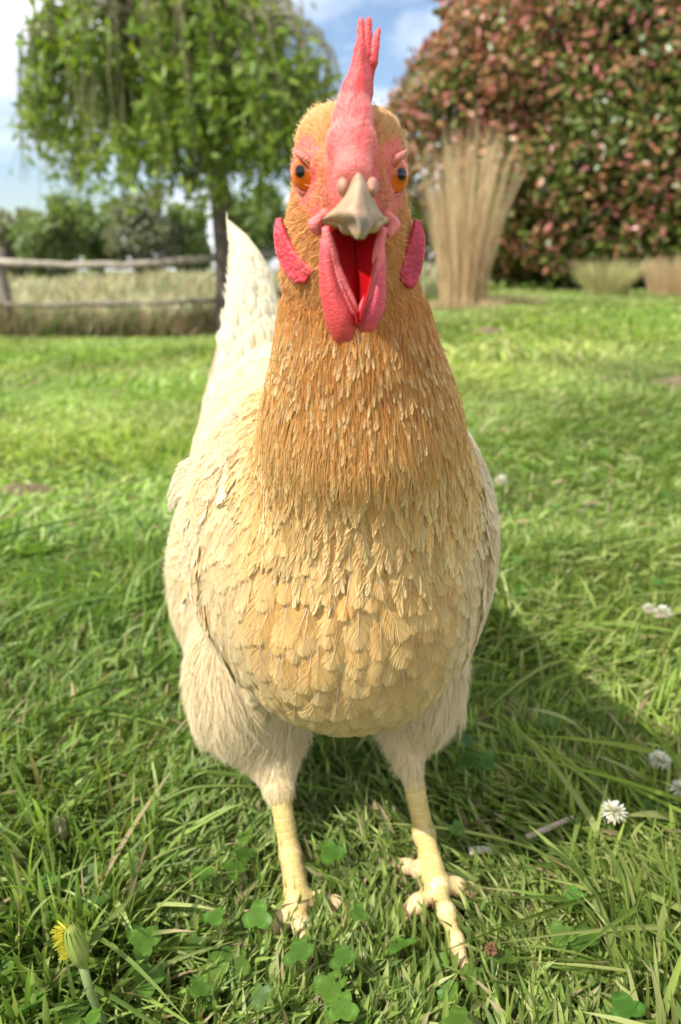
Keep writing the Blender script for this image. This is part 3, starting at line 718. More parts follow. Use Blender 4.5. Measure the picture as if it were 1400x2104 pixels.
# ---- sheets (wattles, ear lobes, mouth) between a left and a right outline
def sheet(name, left, right, depth, mat, col, thick=.002, parent=hen, nu=22, nv=44, puff=0.0, colfn=None):
    left, right = np.array(left, float), np.array(right, float)
    tl = np.linspace(0, 1, len(left)); tr = np.linspace(0, 1, len(right)); v = np.linspace(0, 1, nv); v = v
    lx, ly = np.interp(v, tl, left[:, 0]), np.interp(v, tl, left[:, 1]); rx, ry = np.interp(v, tr, right[:, 0]), np.interp(v, tr, right[:, 1])
    for arr in (lx, ly, rx, ry):
        for _ in range(3): arr[1:-1] = (arr[:-2] + 2 * arr[1:-1] + arr[2:]) / 4
    u = np.linspace(0, 1, nu); Vv = np.zeros((nv, nu, 3))
    for i in range(nv):
        for j in range(nu):
            Vv[i, j] = at(lx[i] * (1 - u[j]) + rx[i] * u[j], ly[i] * (1 - u[j]) + ry[i] * u[j], depth(u[j], v[i], lx[i] * (1 - u[j]) + rx[i] * u[j], ly[i] * (1 - u[j]) + ry[i] * u[j]))
    # closed puffy solid: front and back shells meeting at the rim
    U, VV_ = np.meshgrid(u, v); rim = np.minimum(np.minimum(U, 1 - U) * nu / 5, np.minimum(VV_, 1 - VV_) * nv / 5); th = thick * np.sqrt(np.clip(rim, 0, 1) * (2 - np.clip(rim, 0, 1)))
    du = np.gradient(Vv, axis=1); dv = np.gradient(Vv, axis=0); nn = norm(np.cross(du, dv)); nn[nn[..., 1] > 0] *= -1
    F_ = Vv + nn * th[..., None] * .5 + np.array([0, -1, 0]) * (puff * np.sin(np.pi * U) * np.sin(np.pi * VV_))[..., None]
    B_ = Vv - nn * th[..., None] * .5 
    i = (np.arange(nv - 1) * nu)[:, None] + np.arange(nu - 1)[None]; q = np.stack([i, i + nu, i + nu + 1, i + 1], -1).reshape(-1, 4)
    nV = nv * nu; A = Acc()
    cl = np.zeros((nV, 3)) + np.array(col)
    if colfn is not None: cl = colfn(U.ravel(), VV_.ravel(), cl)
    # weld the border: back shell shares border verts
    border = np.zeros((nv, nu), bool); border[0] = border[-1] = True; border[:, 0] = border[:, -1] = True
    mapb = np.where(border.ravel(), np.arange(nV), np.arange(nV) + nV); qb = mapb[q][:, ::-1]
    me = make_mesh(name, np.concatenate([F_.reshape(-1, 3), B_.reshape(-1, 3)]), [q, qb], np.concatenate([cl, cl]))
    o = link(name, me, mat, parent); return o
RED = (.70, .075, .075)
def wcol(u, v, cl):
    e = np.minimum(np.minimum(u, 1 - u), np.minimum(v, 1 - v)); f = (1 - sstep(e, 0, .10))[:, None] * .45; return cl * (1 - f) + np.array([.80, .22, .20]) * f
# left wattle with its inner rim folded forward
sheet('wattle', [(664, 486), (659, 550), (660, 607), (669, 664), (685, 697), (702, 705)], [(682, 480), (688, 540), (708, 600), (732, 642), (733, 668), (716, 703)],
      lambda u, v, px, py: .252 + .004 * v - .003 * math.sin(math.pi * u), M_wattle, RED, .003, puff=.003, colfn=wcol)
sheet('wattle', [(776, 500), (770, 560), (752, 610), (737, 650), (735, 672), (748, 681)], [(784, 500), (788, 560), (792, 605), (788, 640), (774, 668), (758, 681)],
      lambda u, v, px, py: .253 + .004 * v - .002 * math.sin(math.pi * u), M_wattle, (.68, .08, .12), .003, puff=.003, colfn=wcol)
# open mouth: two flaps of the throat with a red cleft between
mouth = sheet('mouth', [(676, 470), (682, 510), (694, 560), (712, 605), (730, 640), (735, 670)], [(786, 470), (779, 510), (770, 550), (758, 605), (744, 640), (738, 670)],
      lambda u, v, px, py: .2475 + (.0125 - .005 * v) * (1 - abs(2 * u - 1)) ** .75 , M_mouth, (.36, .004, .006), .0015, nu=30, colfn=None)
def rim(pts, w, Y0, Y1, col, par):
    pts = np.array(pts, float); v = np.linspace(0, 1, 40); t = np.linspace(0, 1, len(pts))
    x, y = np.interp(v, t, pts[:, 0]), np.interp(v, t, pts[:, 1])
    for arr in (x, y):
        for _ in range(4): arr[1:-1] = (arr[:-2] + 2 * arr[1:-1] + arr[2:]) / 4
    P = np.array([at(a, b, Y0 + (Y1 - Y0) * c) for a, b, c in zip(x, y, v)])
    P += np.stack([wavy(P, 700, 2), wavy(P, 700, 3), 0 * v], 1) * .0004
    r = np.interp(v, [0, .3, .6, 1], w); A = Acc(); A.add(*tube(P, r, 12, col)); return A.build('lip', M_wattle, par)
rim([(668, 466), (677, 505), (684, 545), (700, 590), (720, 622), (734, 645)], [.0012, .0026, .0024, .0012], .249, .2505, (.78, .17, .17), mouth)
rim([(790, 466), (782, 505), (773, 550), (760, 605), (746, 640), (735, 668)], [.0012, .0020, .0017, .0010], .249, .2515, (.78, .17, .17), mouth)
# ear lobes
def ecol(u, v, cl):
    f = (1 - sstep(u, .0, .22))[:, None] * .5; return cl * (1 - f) + np.array([.80, .26, .26]) * f
sheet('ear_lobe', [(570, 448), (563, 480), (567, 521), (582, 557), (600, 580), (612, 584)], [(578, 446), (592, 488), (611, 518), (634, 540), (650, 554), (628, 584)],
      lambda u, v, px, py:   .2822 - .0100 * (px - 563) / 75 + .0035 * max(0, (480 - py) / 40), M_lobe, (.54, .045, .06), .0026, colfn=ecol)
def ecol2(u, v, cl):
    f = (1 - sstep(1 - u, .0, .22))[:, None] * .4; return cl * (1 - f) + np.array([.74, .20, .24]) * f
sheet('ear_lobe', [(852, 449), (843, 488), (827, 530), (818, 560), (824, 582), (842, 594)], [(860, 452), (873, 485), (873, 520), (867, 555), (857, 580), (848, 593)],
      lambda u, v, px, py: .2772 + .0052 * (px - 829) / 45 + .0030 * max(0, (490 - py) / 40), M_lobe, (.46, .028, .055), .0026, colfn=ecol2)

# ---- beak
def beak():
    rows = [ # y px, halfwidth px, centre x, front Y, side Y, droop of sides in px
        (352, 14, 736, .2450, .250, 8), (372, 26, 737, .2380, .250, 14), (392, 36, 736, .2330, .2500, 26), (412, 54, 732, .2300, .2530, 30), (430, 72, 727, .2270, .2560, 22),
        (445, 48, 733, .2245, .2470, 8), (457, 30, 738, .2232, .2380, 4), (468, 22, 740, .2225, .2320, 3), (480, 16, 740, .2225, .2280, 1), (492, 8, 740, .2240, .2255, 0)]
    rows = np.array(rows, float); v = np.linspace(0, 1, 36); t = np.linspace(0, 1, len(rows)); Rr = np.stack([np.interp(v, t, rows[:, i]) for i in range(6)], 1)
    for _ in range(3): Rr[1:-1] = (Rr[:-2] + 2 * Rr[1:-1] + Rr[2:]) / 4
    nu = 29; u = np.linspace(-1, 1, nu); Vv = np.zeros((36, nu, 3)); Cc = np.zeros((36, nu, 3))
    for i in range(36):
        y, hw, cx, Yf, Ys, dr = Rr[i]
        for j in range(nu):
            k = abs(u[j]); Vv[i, j] = at(cx + hw * u[j], y + dr * k ** 2.0, Yf + (Ys - Yf) * k ** 1.7)
            c = np.array([.36, .25, .13]); f = v[i]
            c = c * (1 - .5 * (1 - k) * (f < .6)) + np.array([.48, .27, .18]) * .5 * (1 - k) * (f < .6)
            Cc[i, j] = c
    g = sstep(np.linalg.norm(Vv[..., [0, 2]] - at(722, 452, .226)[[0, 2]], axis=-1), .0008, .0028)[..., None]; Cc = Cc * (.30 + .70 * g)
    g = sstep(np.linalg.norm(Vv[..., [0, 2]] - at(746, 462, .226)[[0, 2]], axis=-1), .0008, .0035)[..., None]; Cc = Cc * (.40 + .60 * g)
    # underside pushed back
    Bv = Vv.copy(); Bv[..., 1] += .0030 + .004 * (1 - v)[:, None]; Bv[..., 2] += .0010
    nV = 36 * nu; i = (np.arange(35) * nu)[:, None] + np.arange(nu - 1)[None]; q = np.stack([i, i + nu, i + nu + 1, i + 1], -1).reshape(-1, 4)
    border = np.zeros((36, nu), bool); border[0] = border[-1] = True; border[:, 0] = border[:, -1] = True
    b = np.argwhere(border.ravel()).ravel(); mapb = np.arange(nV) + nV; qb = mapb[q][:, ::-1]
    # side walls
    ring = [0 * nu + j for j in range(nu)] + [r * nu + nu - 1 for r in range(1, 36)] + [35 * nu + j for j in range(nu - 2, -1, -1)] + [r * nu for r in range(34, 0, -1)]
    ring = np.array(ring); nx = np.roll(ring, -1); qs = np.stack([ring, nx, nx + nV, ring + nV], 1)
    me = make_mesh('beak', np.concatenate([Vv.reshape(-1, 3), Bv.reshape(-1, 3)]), [q, qb, qs], np.concatenate([Cc.reshape(-1, 3)] * 2)); return link('beak', me, M_beak, hen)
bk = beak()
# nostril bulges beside the beak root, gape flesh at its corners, lower beak
def blob(name, prims, lo, hi, h, mat, col, parent):
    v_, q_ = surface_nets(prims, lo, hi, h); return link(name, make_mesh(name, v_, [q_], np.zeros((len(v_), 3)) + np.array(col)), mat, parent)
def around(c, r): c = np.array(c); return c - r, c + r
for px, py in ((707, 376), (763, 378)):
    c = at(px, py, .2500); lo, hi = around(c, .014)
    blob('nostril', [('e', c, np.array([.0016, .0048, .0020]), 0, 0, .003), ('e', c + np.array([0, -.002, -.002]), np.array([.0018, .004, .0022]), 0, 0, .003)], lo, hi, .0005, M_beak, (.44, .22, .14), bk)
lbp = [('c', at(664, 452, .258), at(692, 448, .252), .0014, .0018, .003), ('c', at(692, 448, .252), at(712, 468, .2445), .0018, .0014, .004), ('c', at(712, 468, .2445), at(738, 478, .242), .0014, .0010, .003),
       ('c', at(738, 478, .242), at(768, 464, .2445), .0010, .0014, .003), ('c', at(768, 464, .2445), at(794, 450, .257), .0014, .0014, .003)]
lo, hi = np.array([-.02, .225, .335]), np.array([.03, .27, .39])
blob('lower_beak', lbp, lo, hi, .0005, M_beak, (.38, .25, .11), hen)
gp_ = [('c', at(648, 462, .259), at(668, 440, .256), .0017, .0017, .003), ('c', at(648, 462, .259), at(655, 474, .259), .0017, .0014, .003)]
gp2 = [('c', at(808, 462, .259), at(796, 442, .256), .0017, .0017, .003), ('c', at(808, 462, .259), at(800, 480, .257), .0017, .0014, .003)]
for g_ in (gp_, gp2): blob('gape', g_, np.array([-.03, .24, .335]), np.array([.04, .275, .395]), .0006, M_wattle, (.74, .19, .17), bk)

# ---- eyes
def eye(c, axis, rr=.0067):
    axis = norm(np.array(axis, float)); A = norm(np.cross(axis, [0, 0, 1])); B = np.cross(A, axis); A = np.cross(axis, B)
    nth, nph = 60, 48; th = np.linspace(0, np.pi, nth); ph = np.arange(nph) / nph * 2 * np.pi
    T, Pp = np.meshgrid(th, ph, indexing='ij')
    rad = rr * (1 + .04 * np.exp(-(T / .35) ** 2))
    Vv = c + rad[..., None] * (axis * np.cos(T)[..., None] + A * (np.sin(T) * np.cos(Pp))[..., None] + B * (np.sin(T) * np.sin(Pp))[..., None])
    deg = np.degrees(T)[..., None]; fib = (1 + .10 * np.sin(Pp * 17 + np.sin(Pp * 5) * 2))[..., None]
    col = np.where(deg < 17.5, np.array([.004, .003, .003]), np.array([.66, .135, .008]) * fib * np.clip(.55 + (deg - 17) / 30, .5, 1.15))
    col = np.where((deg > 57), np.array([.03, .01, .008]), col)
    i = np.arange(nth - 1)[:, None] * nph; j = np.arange(nph)[None]; k = (j + 1) % nph; F = np.stack([i + j, i + nph + j, i + nph + k, i + k], -1).reshape(-1, 4)
    e = link('eye', make_mesh('eye', Vv.reshape(-1, 3), [F], col.reshape(-1, 3)), M_eye, hen)
    # pink lids round the eye, pointed at the front corner
    ph = np.linspace(0, 2 * np.pi, 49); acc = Acc()
    for q, (major, minor) in enumerate(((.0060, .0006), (.0067, .0006))):
        el = np.stack([c + axis * (.0030 - .0010 * q) + A * major * .93 * np.cos(a) + B * major * 1.05 * np.sin(a) for a in ph])
        acc.add(*tube(el, minor * (1 + .2 * np.sin(ph * 3)), 10, (.60 + .08 * q, .16 + .05 * q, .13 + .04 * q), cap=False))
    acc.build('eyelid', M_wattle, e); return e
def brow_fold(pts, Y, nm='brow'):
    P = np.array([at(a_, b_, y_) for (a_, b_), y_ in zip(pts, Y)]); v = np.linspace(0, 1, 18); t = np.linspace(0, 1, len(P)); P = np.stack([np.interp(v, t, P[:, i]) for i in range(3)], 1)
    for _ in range(3): P[1:-1] = (P[:-2] + 2 * P[1:-1] + P[2:]) / 4
    A = Acc(); A.add(*tube(P, .0004 + .0009 * np.sin(v * np.pi), 10, (.56, .16, .11))); A.build(nm, M_wattle, hen)
_y = hy(628, 353); _y2 = hy(812, 358)
brow_fold([(603, 306), (617, 318), (636, 329), (653, 352)], [_y + .0020, _y - .0042, _y - .0056, _y - .0045])
brow_fold([(835, 310), (823, 321), (804, 333), (788, 355)], [_y2 + .0020, _y2 - .0042, _y2 - .0056, _y2 - .0045])
eye(EYEL + np.array([.0016, .0028, 0]), (-.50, -.86, -.03)); eye(EYER + np.array([-.0018, .0028, 0]), (.60, -.80, -.03))

# ---- claws
for tp_, d in TIPS:
    d = norm(d * np.array([1, 1, .3])); s = np.linspace(0, 1, 7)[:, None]
    P = tp_ + d * s * .011 + np.array([0, 0, -1]) * s ** 2 * .003
    A = Acc(); A.add(*tube(P, np.array([.0028, .0027, .0024, .0020, .0015, .0009, .0003]), 10, (.46, .34, .25))); A.build('claw', M_beak, hen)

# ================================================================== GRASS
GREENS = np.array([(.195, .285, .058), (.255, .345, .075), (.31, .395, .10), (.135, .205, .046), (.40, .44, .16)])
def leg_clear(P):
    """true where a tall blade would hide the feet from in front"""
    m = np.zeros(len(P), bool)
    for cx, cy, w, l0 in ((-.026, .350, .018, .035), (.050, .345, .020, .060), (.061, .310, .014, .065)):
        m |= (np.abs(P[:, 0] - cx) < w) & (P[:, 1] < cy + .02) & (P[:, 1] > cy - l0)
    return m
def blades(acc, n, y0, y1, xw, hmin, hmax, wmin, wmax, lean, M=6, fold=True, dry=.03, power=1.0, colors=GREENS, seed=1, mask=None, bright=1.0, zoff=0):
    r = np.random.default_rng(seed)
    y = y0 + (y1 - y0) * r.random(n) ** power; x = (r.random(n) * 2 - 1) * (xw[0] + xw[1] * y)
    P = np.stack([x, y], 1)
    if mask is not None: P = P[mask(P, r)]
    n = len(P); x, y = P.T
    h = r.uniform(hmin, hmax, n) * (1 + .35 * wavy(P, 6 / max(y0, .4), 21)); w = r.uniform(wmin, wmax, n)
    th = wavy(P, 5 / max(y0, .5), 22) * 2.2 + r.normal(0, 1.0, n); ln = h * lean * np.clip(r.normal(1, .6, n), .05, 2.6)
    D = np.stack([np.cos(th), np.sin(th), 0 * th], 1)
    lc = leg_clear(P); h = np.where(lc, h * .42, h); ln = np.where(lc, ln * .3, ln)
    nr_ = (np.abs(P[:, 0] - .015) < .13) & (P[:, 1] > .17) & (P[:, 1] < .46) & ~lc; h = np.where(nr_, np.minimum(h, .030) , h); ln = np.where(nr_, np.minimum(ln, .025), ln)
    s = np.linspace(0, 1, M)[None, :, None]
    base = np.stack([x, y, ground_z(x, y) - .004 + zoff], 1)
    Zc = (s - .32 * s ** 2.2 * np.clip(ln / h, 0, 2.2)[:, None, None]) * h[:, None, None]
    C = base[:, None] + D[:, None] * (ln[:, None, None] * s ** 1.6) + np.array([0, 0, 1.0]) * Zc
    C[..., :2] += (r.normal(0, .06, (n, 1, 2)) * h[:, None, None]) * s ** 2
    T = norm(np.gradient(C, axis=1)); a = r.uniform(0, 6.28, n); sd = np.stack([np.cos(a), np.sin(a), 0 * a], 1)
    tw = norm(np.cross(T, norm(D + sd * .6)[:, None] + np.zeros_like(T))); LAT = tw
    prof = np.clip(np.sin(np.clip(np.linspace(0.18, 1, M), 0, 1) * np.pi) ** .6, .02, 1); prof[-1] = .02
    Wd = w[:, None] * prof[None]
    ci = r.integers(0, len(colors), n); col = colors[ci] * (1 + r.normal(0, .14, (n, 1))) * bright * (1 + .20 * wavy(P, 3.0, 31)[:, None] + .16 * wavy(P, 9.0, 32)[:, None]) * np.stack([1 + .09 * wavy(P, 2.1, 33), 1 + 0 * y, 1 + 0 * y], 1)
    dm = r.random(n) < dry; col[dm] = np.array([.42, .33, .17]) * r.uniform(.6, 1.1, (dm.sum(), 1))
    cc = np.repeat(col[:, None], M, 1) * (1 + 0 * s)
    dt = (r.random(n) < .06)[:, None, None] * (s > .8); cc = np.where(dt, np.array([.45, .36, .20]), cc)
    Nn = np.cross(T, LAT); f = Nn * (Wd * .35)[..., None] if fold else None
    acc.add(*ribbons(C, LAT, Wd, cc, f))
acc = Acc()
print('grass..')
blades(acc, 26000, .12, .95, (.16, .62), .016, .045, .0008, .0017, .9, M=6, seed=1, dry=.06, bright=.98)
blades(acc, 1000, .14, .95, (.16, .62), .04, .085, .0013, .0026, 1.2, M=8, seed=2, dry=.03, bright=.9)
blades(acc, 48000, .9, 3.0, (.2, .60), .018, .045, .0016, .0032, .8, M=5, seed=3, dry=.05, fold=False, bright=1.12)
blades(acc, 70000, 2.8, 9.5, (.2, .62), .03, .075, .0045, .0085, .7, M=4, seed=4, dry=.06, fold=False, power=.8, bright=1.15, mask=lambda P, r: (P[:, 1] < 7.6) | (P[:, 0] > -.2))
blades(acc, 18000, 9.0, 16, (.2, .8), .03, .08, .010, .018, .7, M=4, seed=5, dry=.06, fold=False, bright=1.2, mask=lambda P, r: P[:, 0] > .4)
blades(acc, 3600, .14, .34, (.10, .62), .028, .062, .0010, .0021, .35, M=7, seed=6, dry=.03, bright=.9)
blades(acc, 6000, .30, .95, (.16, .62), .022, .055, .0009, .0018, .45, M=6, seed=7, dry=.05, bright=1.15)
tag(acc.build('grass', M_grass), 'green lawn grass with scattered dry blades, long near the viewer', 'grass', kind='stuff')

# short thatch and moss between the blades
acc = Acc()
blades(acc, 26000, .12, .95, (.16, .62), .006, .020, .0008, .0016, 1.6, M=4, seed=8, dry=.35, fold=False, bright=.7)
tag(acc.build('thatch', M_grass), 'short dead and mossy stalks low between the lawn blades', 'thatch', kind='stuff')

# clover leaves
def clover():
    acc = Acc(); r = np.random.default_rng(12)
    cl = [(.5, .5)]
    pts = []
    for (px, py, n, s) in ((250, 2010, 14, .05), (120, 2030, 8, .04), (470, 1950, 10, .035), (620, 1990, 6, .04), (800, 1970, 8, .04), (840, 2040, 10, .05), (1150, 1960, 10, .045), (1220, 1990, 10, .05),
                           (1330, 1930, 14, .04), (440, 1800, 10, .04), (180, 1860, 6, .05), (980, 2060, 8, .05), (330, 1730, 8, .05), (1300, 1700, 6, .05), (880, 1560, 6, .05), (1020, 1620, 8, .06), (660, 2050, 6, .04), (1280, 2040, 10, .05), (520, 2040, 8, .05)):
        g = gp(px, py, .015)
        for _ in range(int(n * .45)):
            pts.append((g[0] + r.normal(0, s * .5), g[1] + r.normal(0, s * .45), r.uniform(.012, .034), r.uniform(.0032, .0056)))
    for _ in range(90):
        y = r.uniform(.2, 1.4); pts.append((r.uniform(-1, 1) * (.16 + .6 * y), y, r.uniform(.012, .036), r.uniform(.003, .0055)))
    P2 = np.array(pts)[:, :2]; lc = leg_clear(P2)
    for (x, y, h, s), c_ in zip(pts, lc):
        if c_: h *= .5
        z = float(ground_z(x, y)); top = np.array([x + r.normal(0, .006), y + r.normal(0, .006), z + h])
        col = np.array([.085, .165, .022]) * r.uniform(.7, 1.35) * np.array([r.uniform(.8, 1.2), 1, 1])
        acc.add(*tube(np.array([[x, y, z], [(x + top[0]) / 2, (y + top[1]) / 2 + .001, z + h * .55], top]), [.0005, .0005, .0005], 5, col * 1.2))
        tilt = r.normal(0, .28, 2); nrm = norm(np.array([tilt[0], tilt[1] - .15, 1.0])); a0 = r.uniform(0, 6.28)
        e1 = norm(np.cross(nrm, [0, 1, .1])); e2 = np.cross(nrm, e1)
        for k in range(3):
            a = a0 + k * 2.094; d = e1 * math.cos(a) + e2 * math.sin(a); l_ = np.cross(nrm, d)
            # obcordate leaflet fan with a fold along its midrib
            sN, wN = 7, 6; vv = []; cc = []
            for i in range(sN):
                si = i / (sN - 1); wd = s * .92 * math.sqrt(max(0, math.sin(math.pi * min(.97, .04 + .86 * si ** .8))))
                for j in range(-3, 4):
                    q = j / 3; notch = -.10 * s * (1 - abs(q)) * (si > .85); rise = abs(q) * .22 * s * (si + .2) - .12 * s * si ** 2
                    vv.append(top + d * (si * s * 1.75 + notch) + l_ * wd * q + nrm * rise)
                    mark = 1 + .55 * math.exp(-((si - .55 - .18 * (1 - abs(q))) / .07) ** 2); cc.append(col * mark)
            idx = (np.arange(sN - 1) * 7)[:, None] + np.arange(6)[None]; F = np.stack([idx, idx + 1, idx + 8, idx + 7], -1).reshape(-1, 4)
            acc.add(np.array(vv), [F], np.array(cc))
    tag(acc.build('clover', M_grass), 'round three-leaved clover growing low among the lawn grass', 'clover', kind='stuff')
clover()

# white clover flowers
def clover_flower(px, py, zf, sc, label, faded=0.0):
    c = gp(px, py, zf) if not isinstance(px, tuple) else np.array(px)
    gx, gy = c[0] + .004, c[1] + .006; gz = float(ground_z(gx, gy))
    root = empty('clover_flower', (gx, gy, gz), label=label, cat='clover flower', group='white clover flowers in the lawn'); bpy.context.view_layer.update()
    A = Acc(); A.add(*tube(np.array([[gx, gy, gz], [gx * .6 + c[0] * .4 + .003, gy, gz + (c[2] - gz) * .5], c]), [.0008, .0007, .0007], 6, (.12, .2, .05))); A.build('stem', M_grass, root)
    r = np.random.default_rng(int(px)); A = Acc(); n = 90
    for i in range(n):
        ph = i * 2.39996; ct = 1 - 1.45 * (i + .5) / n; st = math.sqrt(1 - ct * ct); d = np.array([st * math.cos(ph), st * math.sin(ph), ct * .85 + .1]); d = norm(d + r.normal(0, .1, 3))
        l_ = norm(np.cross(d, [0.1, .2, 1])); nn = np.cross(l_, d); R0, R1 = .0018 * sc, .0088 * sc * r.uniform(.85, 1.1)
        s = np.linspace(0, 1, 5); Cn = np.array([c + d * (R0 + (R1 - R0) * t) + np.array([0, 0, -.0012 * sc * t * t]) for t in s])[None]
        w = np.array([[.0004, .0009, .0011, .0009, .0002]]) * sc; cm = lerpc((.62, .60, .30), (.86, .85, .78), s)
        if ct < -.1: cm = lerpc((.45, .35, .2), (.70, .60, .46), s)
        A.add(*ribbons(Cn, np.repeat(l_[None, None], 5, 1), w, cm[None], np.repeat((nn * .0005 * sc)[None, None], 5, 1)))
    A.build('petals', M_petal, root)
clover_flower(1262, 1668, .038, .92, 'big white clover flower in front, at the edge of the shade')
clover_flower(1355, 1562, .040, .86, 'white clover flower just behind the biggest, near the right edge')
clover_flower(1399, 1622, .036, .80, 'white clover flower cut by the right edge of the picture')
clover_flower(1362, 1258, .050, 1.0, 'small pale clover flower far back on the right of the lawn')
clover_flower(1030, 988, .050, 1.3, 'blurred white clover flower beside the right wing of the hen')
clover_flower(1333, 1250, .045, .7, 'tiny greenish clover bud left of the far pale flower')

# yellow dandelion bud bottom left
def dandelion():
    c = gp(158, 1945, .060); gx, gy = gp(200, 2104, .0)[:2]; gx, gy = c[0] + .012, c[1] - .004
    root = empty('dandelion_bud', (gx, gy, 0), label='half closed yellow dandelion bud on a pale green stalk', cat='dandelion'); bpy.context.view_layer.update()
    A = Acc(); P = np.array([[gx, gy, 0], [gx - .003, gy, .02], [gx - .007, gy, .036], c + np.array([.0015, 0, -.011])]); A.add(*tube(P, [.0022, .0021, .0019, .0022], 10, (.26, .33, .13))); A.build('stem', M_grass, root)
    A = Acc(); s = np.linspace(0, 1, 9); ax = norm(np.array([-.16, 0, 1.0])); r_ = np.array([.0022, .0036, .0044, .0046, .0045, .0042, .0038, .0032, .0026])
    A.add(*tube(c + ax * (s[:, None] - .5) * .022, r_, 14, (.30, .36, .08)))
    for k in range(12):
        a = k / 12 * 6.283; d = np.array([math.cos(a), math.sin(a), 0]); b = c - ax * .011
        Cn = np.array([b + ax * .023 * t + d * np.interp(t, [0, .3, .7, 1], [.0024, .0048, .0046, .0030]) for t in np.linspace(0, 1, 7)])[None]
        A.add(*ribbons(Cn, np.repeat(norm(np.cross(ax, d))[None, None], 7, 1), np.array([[.0008, .0013, .0014, .0013, .0011, .0008, .0002]]), np.array([[.36, .42, .11]]) * (1 + .15 * (k % 2))))
    A.build('sepals', M_grass, root)
    A = Acc(); r = np.random.default_rng(3)
    for k in range(110):
        b = c + ax * r.uniform(-.006, .011) + np.array([-.0015, 0, 0]); d = norm(np.array([-1, r.normal(0, .5), r.uniform(-.3, .9)]))
        Cn = np.array([b + d * t * r.uniform(.006, .0085) + np.array([0, 0, -.001 * t * t]) for t in np.linspace(0, 1, 4)])[None]
        A.add(*ribbons(Cn, np.repeat(norm(np.cross(d, [0, 1, .2]))[None, None], 4, 1), np.array([[.0004, .0006, .0006, .0004]]), np.array([[.80, .72, .10]]) * r.uniform(.8, 1.2)))
    A.build('petals', M_petal, root)
dandelion()

# odd stems, twigs and heads in the near grass
def stem_thing(name, pts, rad, col, label, cat, mat=M_grass, group=None):
    A = Acc(); P = np.array(pts, float); t = np.linspace(0, 1, len(P)); v = np.linspace(0, 1, 24); S = np.stack([np.interp(v, t, P[:, i]) for i in range(3)], 1)
    for _ in range(4): S[1:-1] = (S[:-2] + 2 * S[1:-1] + S[2:]) / 4
    A.add(*tube(S, np.interp(v, [0, 1], rad), 8, col)); o = A.build(name, mat); return tag(o, label, cat, group)
stem_thing('grass_stem', [gp(235, 1700, .006), gp(330, 1650, .030), gp(392, 1617, .040), gp(470, 1614, .038), gp(540, 1618, .032)], (.0013, .0008), (.20, .27, .06), 'long bent green grass stem lying out towards the hen', 'grass stem')
stem_thing('twig', [gp(1082, 1722, .016), gp(1130, 1700, .020), gp(1178, 1680, .024)], (.0022, .0016), (.42, .33, .24), 'short grey-brown twig lying in the shaded grass', 'twig', M_wood)
stem_thing('dry_leaf', [gp(965, 1752, .012), gp(990, 1746, .014), gp(1020, 1750, .012)], (.0030, .0020), (.46, .38, .32), 'curled pale dead leaf beside the foot in the shade', 'dead leaf', M_wood)
def seed_head():
    root = empty('seeding_grass', gp(345, 1870, 0), label='green grass stalk carrying a loose seed head', cat='grass stalk'); bpy.context.view_layer.update()
    A = Acc(); P = np.array([gp(345, 1870, 0), gp(355, 1780, .018), gp(380, 1700, .045), gp(405, 1655, .058)]); A.add(*tube(P, [.0011, .001, .0008, .0005], 7, (.18, .25, .06))); A.build('stalk', M_grass, root)
    A = Acc(); r = np.random.default_rng(6)
    for k in range(14):
        b = P[2] + (P[3] - P[2]) * (k / 13 * 1.2); d = norm(np.array([(-1) ** k * .22 + r.normal(0, .1), r.normal(0, .2), 1])); Cn = np.array([b + d * t * .008 for t in (0, .4, .8, 1)])[None]
        A.add(*ribbons(Cn, np.repeat(np.array([[[.9, .1, -.4]]]), 4, 1), np.array([[.0003, .0007, .0006, .0001]]), np.array([[.36, .42, .18]])))
    A.build('seeds', M_grass, root)
seed_head()
def plantain():
    c = gp(1010, 1950, .030); root = empty('plantain', (c[0] + .003, c[1] - .004, 0), label='brown plantain seed head on a stalk right of the long toe', cat='plantain'); bpy.context.view_layer.update()
    A = Acc(); A.add(*tube(np.array([[c[0] + .003, c[1] - .004, 0], c]), [.001, .0009], 7, (.18, .24, .08))); A.build('stem', M_grass, root)
    A = Acc(); r = np.random.default_rng(4)
    for k in range(60):
        d = norm(r.normal(size=3)); A.add(*tube(np.array([c, c + d * .0030, c + d * .0036]), [.0008, .0007, .0002], 5, np.array([.20, .10, .05]) * r.uniform(.7, 1.3)))
    A.build('seeds', M_dry, root)
plantain()
def cut_stalk():
    b = gp(128, 1745, .0); root = empty('cut_stalk', b, label='pale frayed stump of a mown plant stalk in the left grass', cat='cut stalk'); bpy.context.view_layer.update()
    A = Acc(); r = np.random.default_rng(5)
    for k in range(9):
        o = np.array([r.uniform(-.005, .005), r.uniform(-.003, .003), 0]); P = np.array([b + o * .6, b + o + [0, 0, .012], b + o * 1.1 + [r.normal(0, .001), 0, r.uniform(.02, .027)]])
        A.add(*tube(P, [.0017, .0016, .0010], 7, np.array([.55, .50, .30]) * r.uniform(.7, 1.15)))
    A.build('fibres', M_dry, root)
cut_stalk()

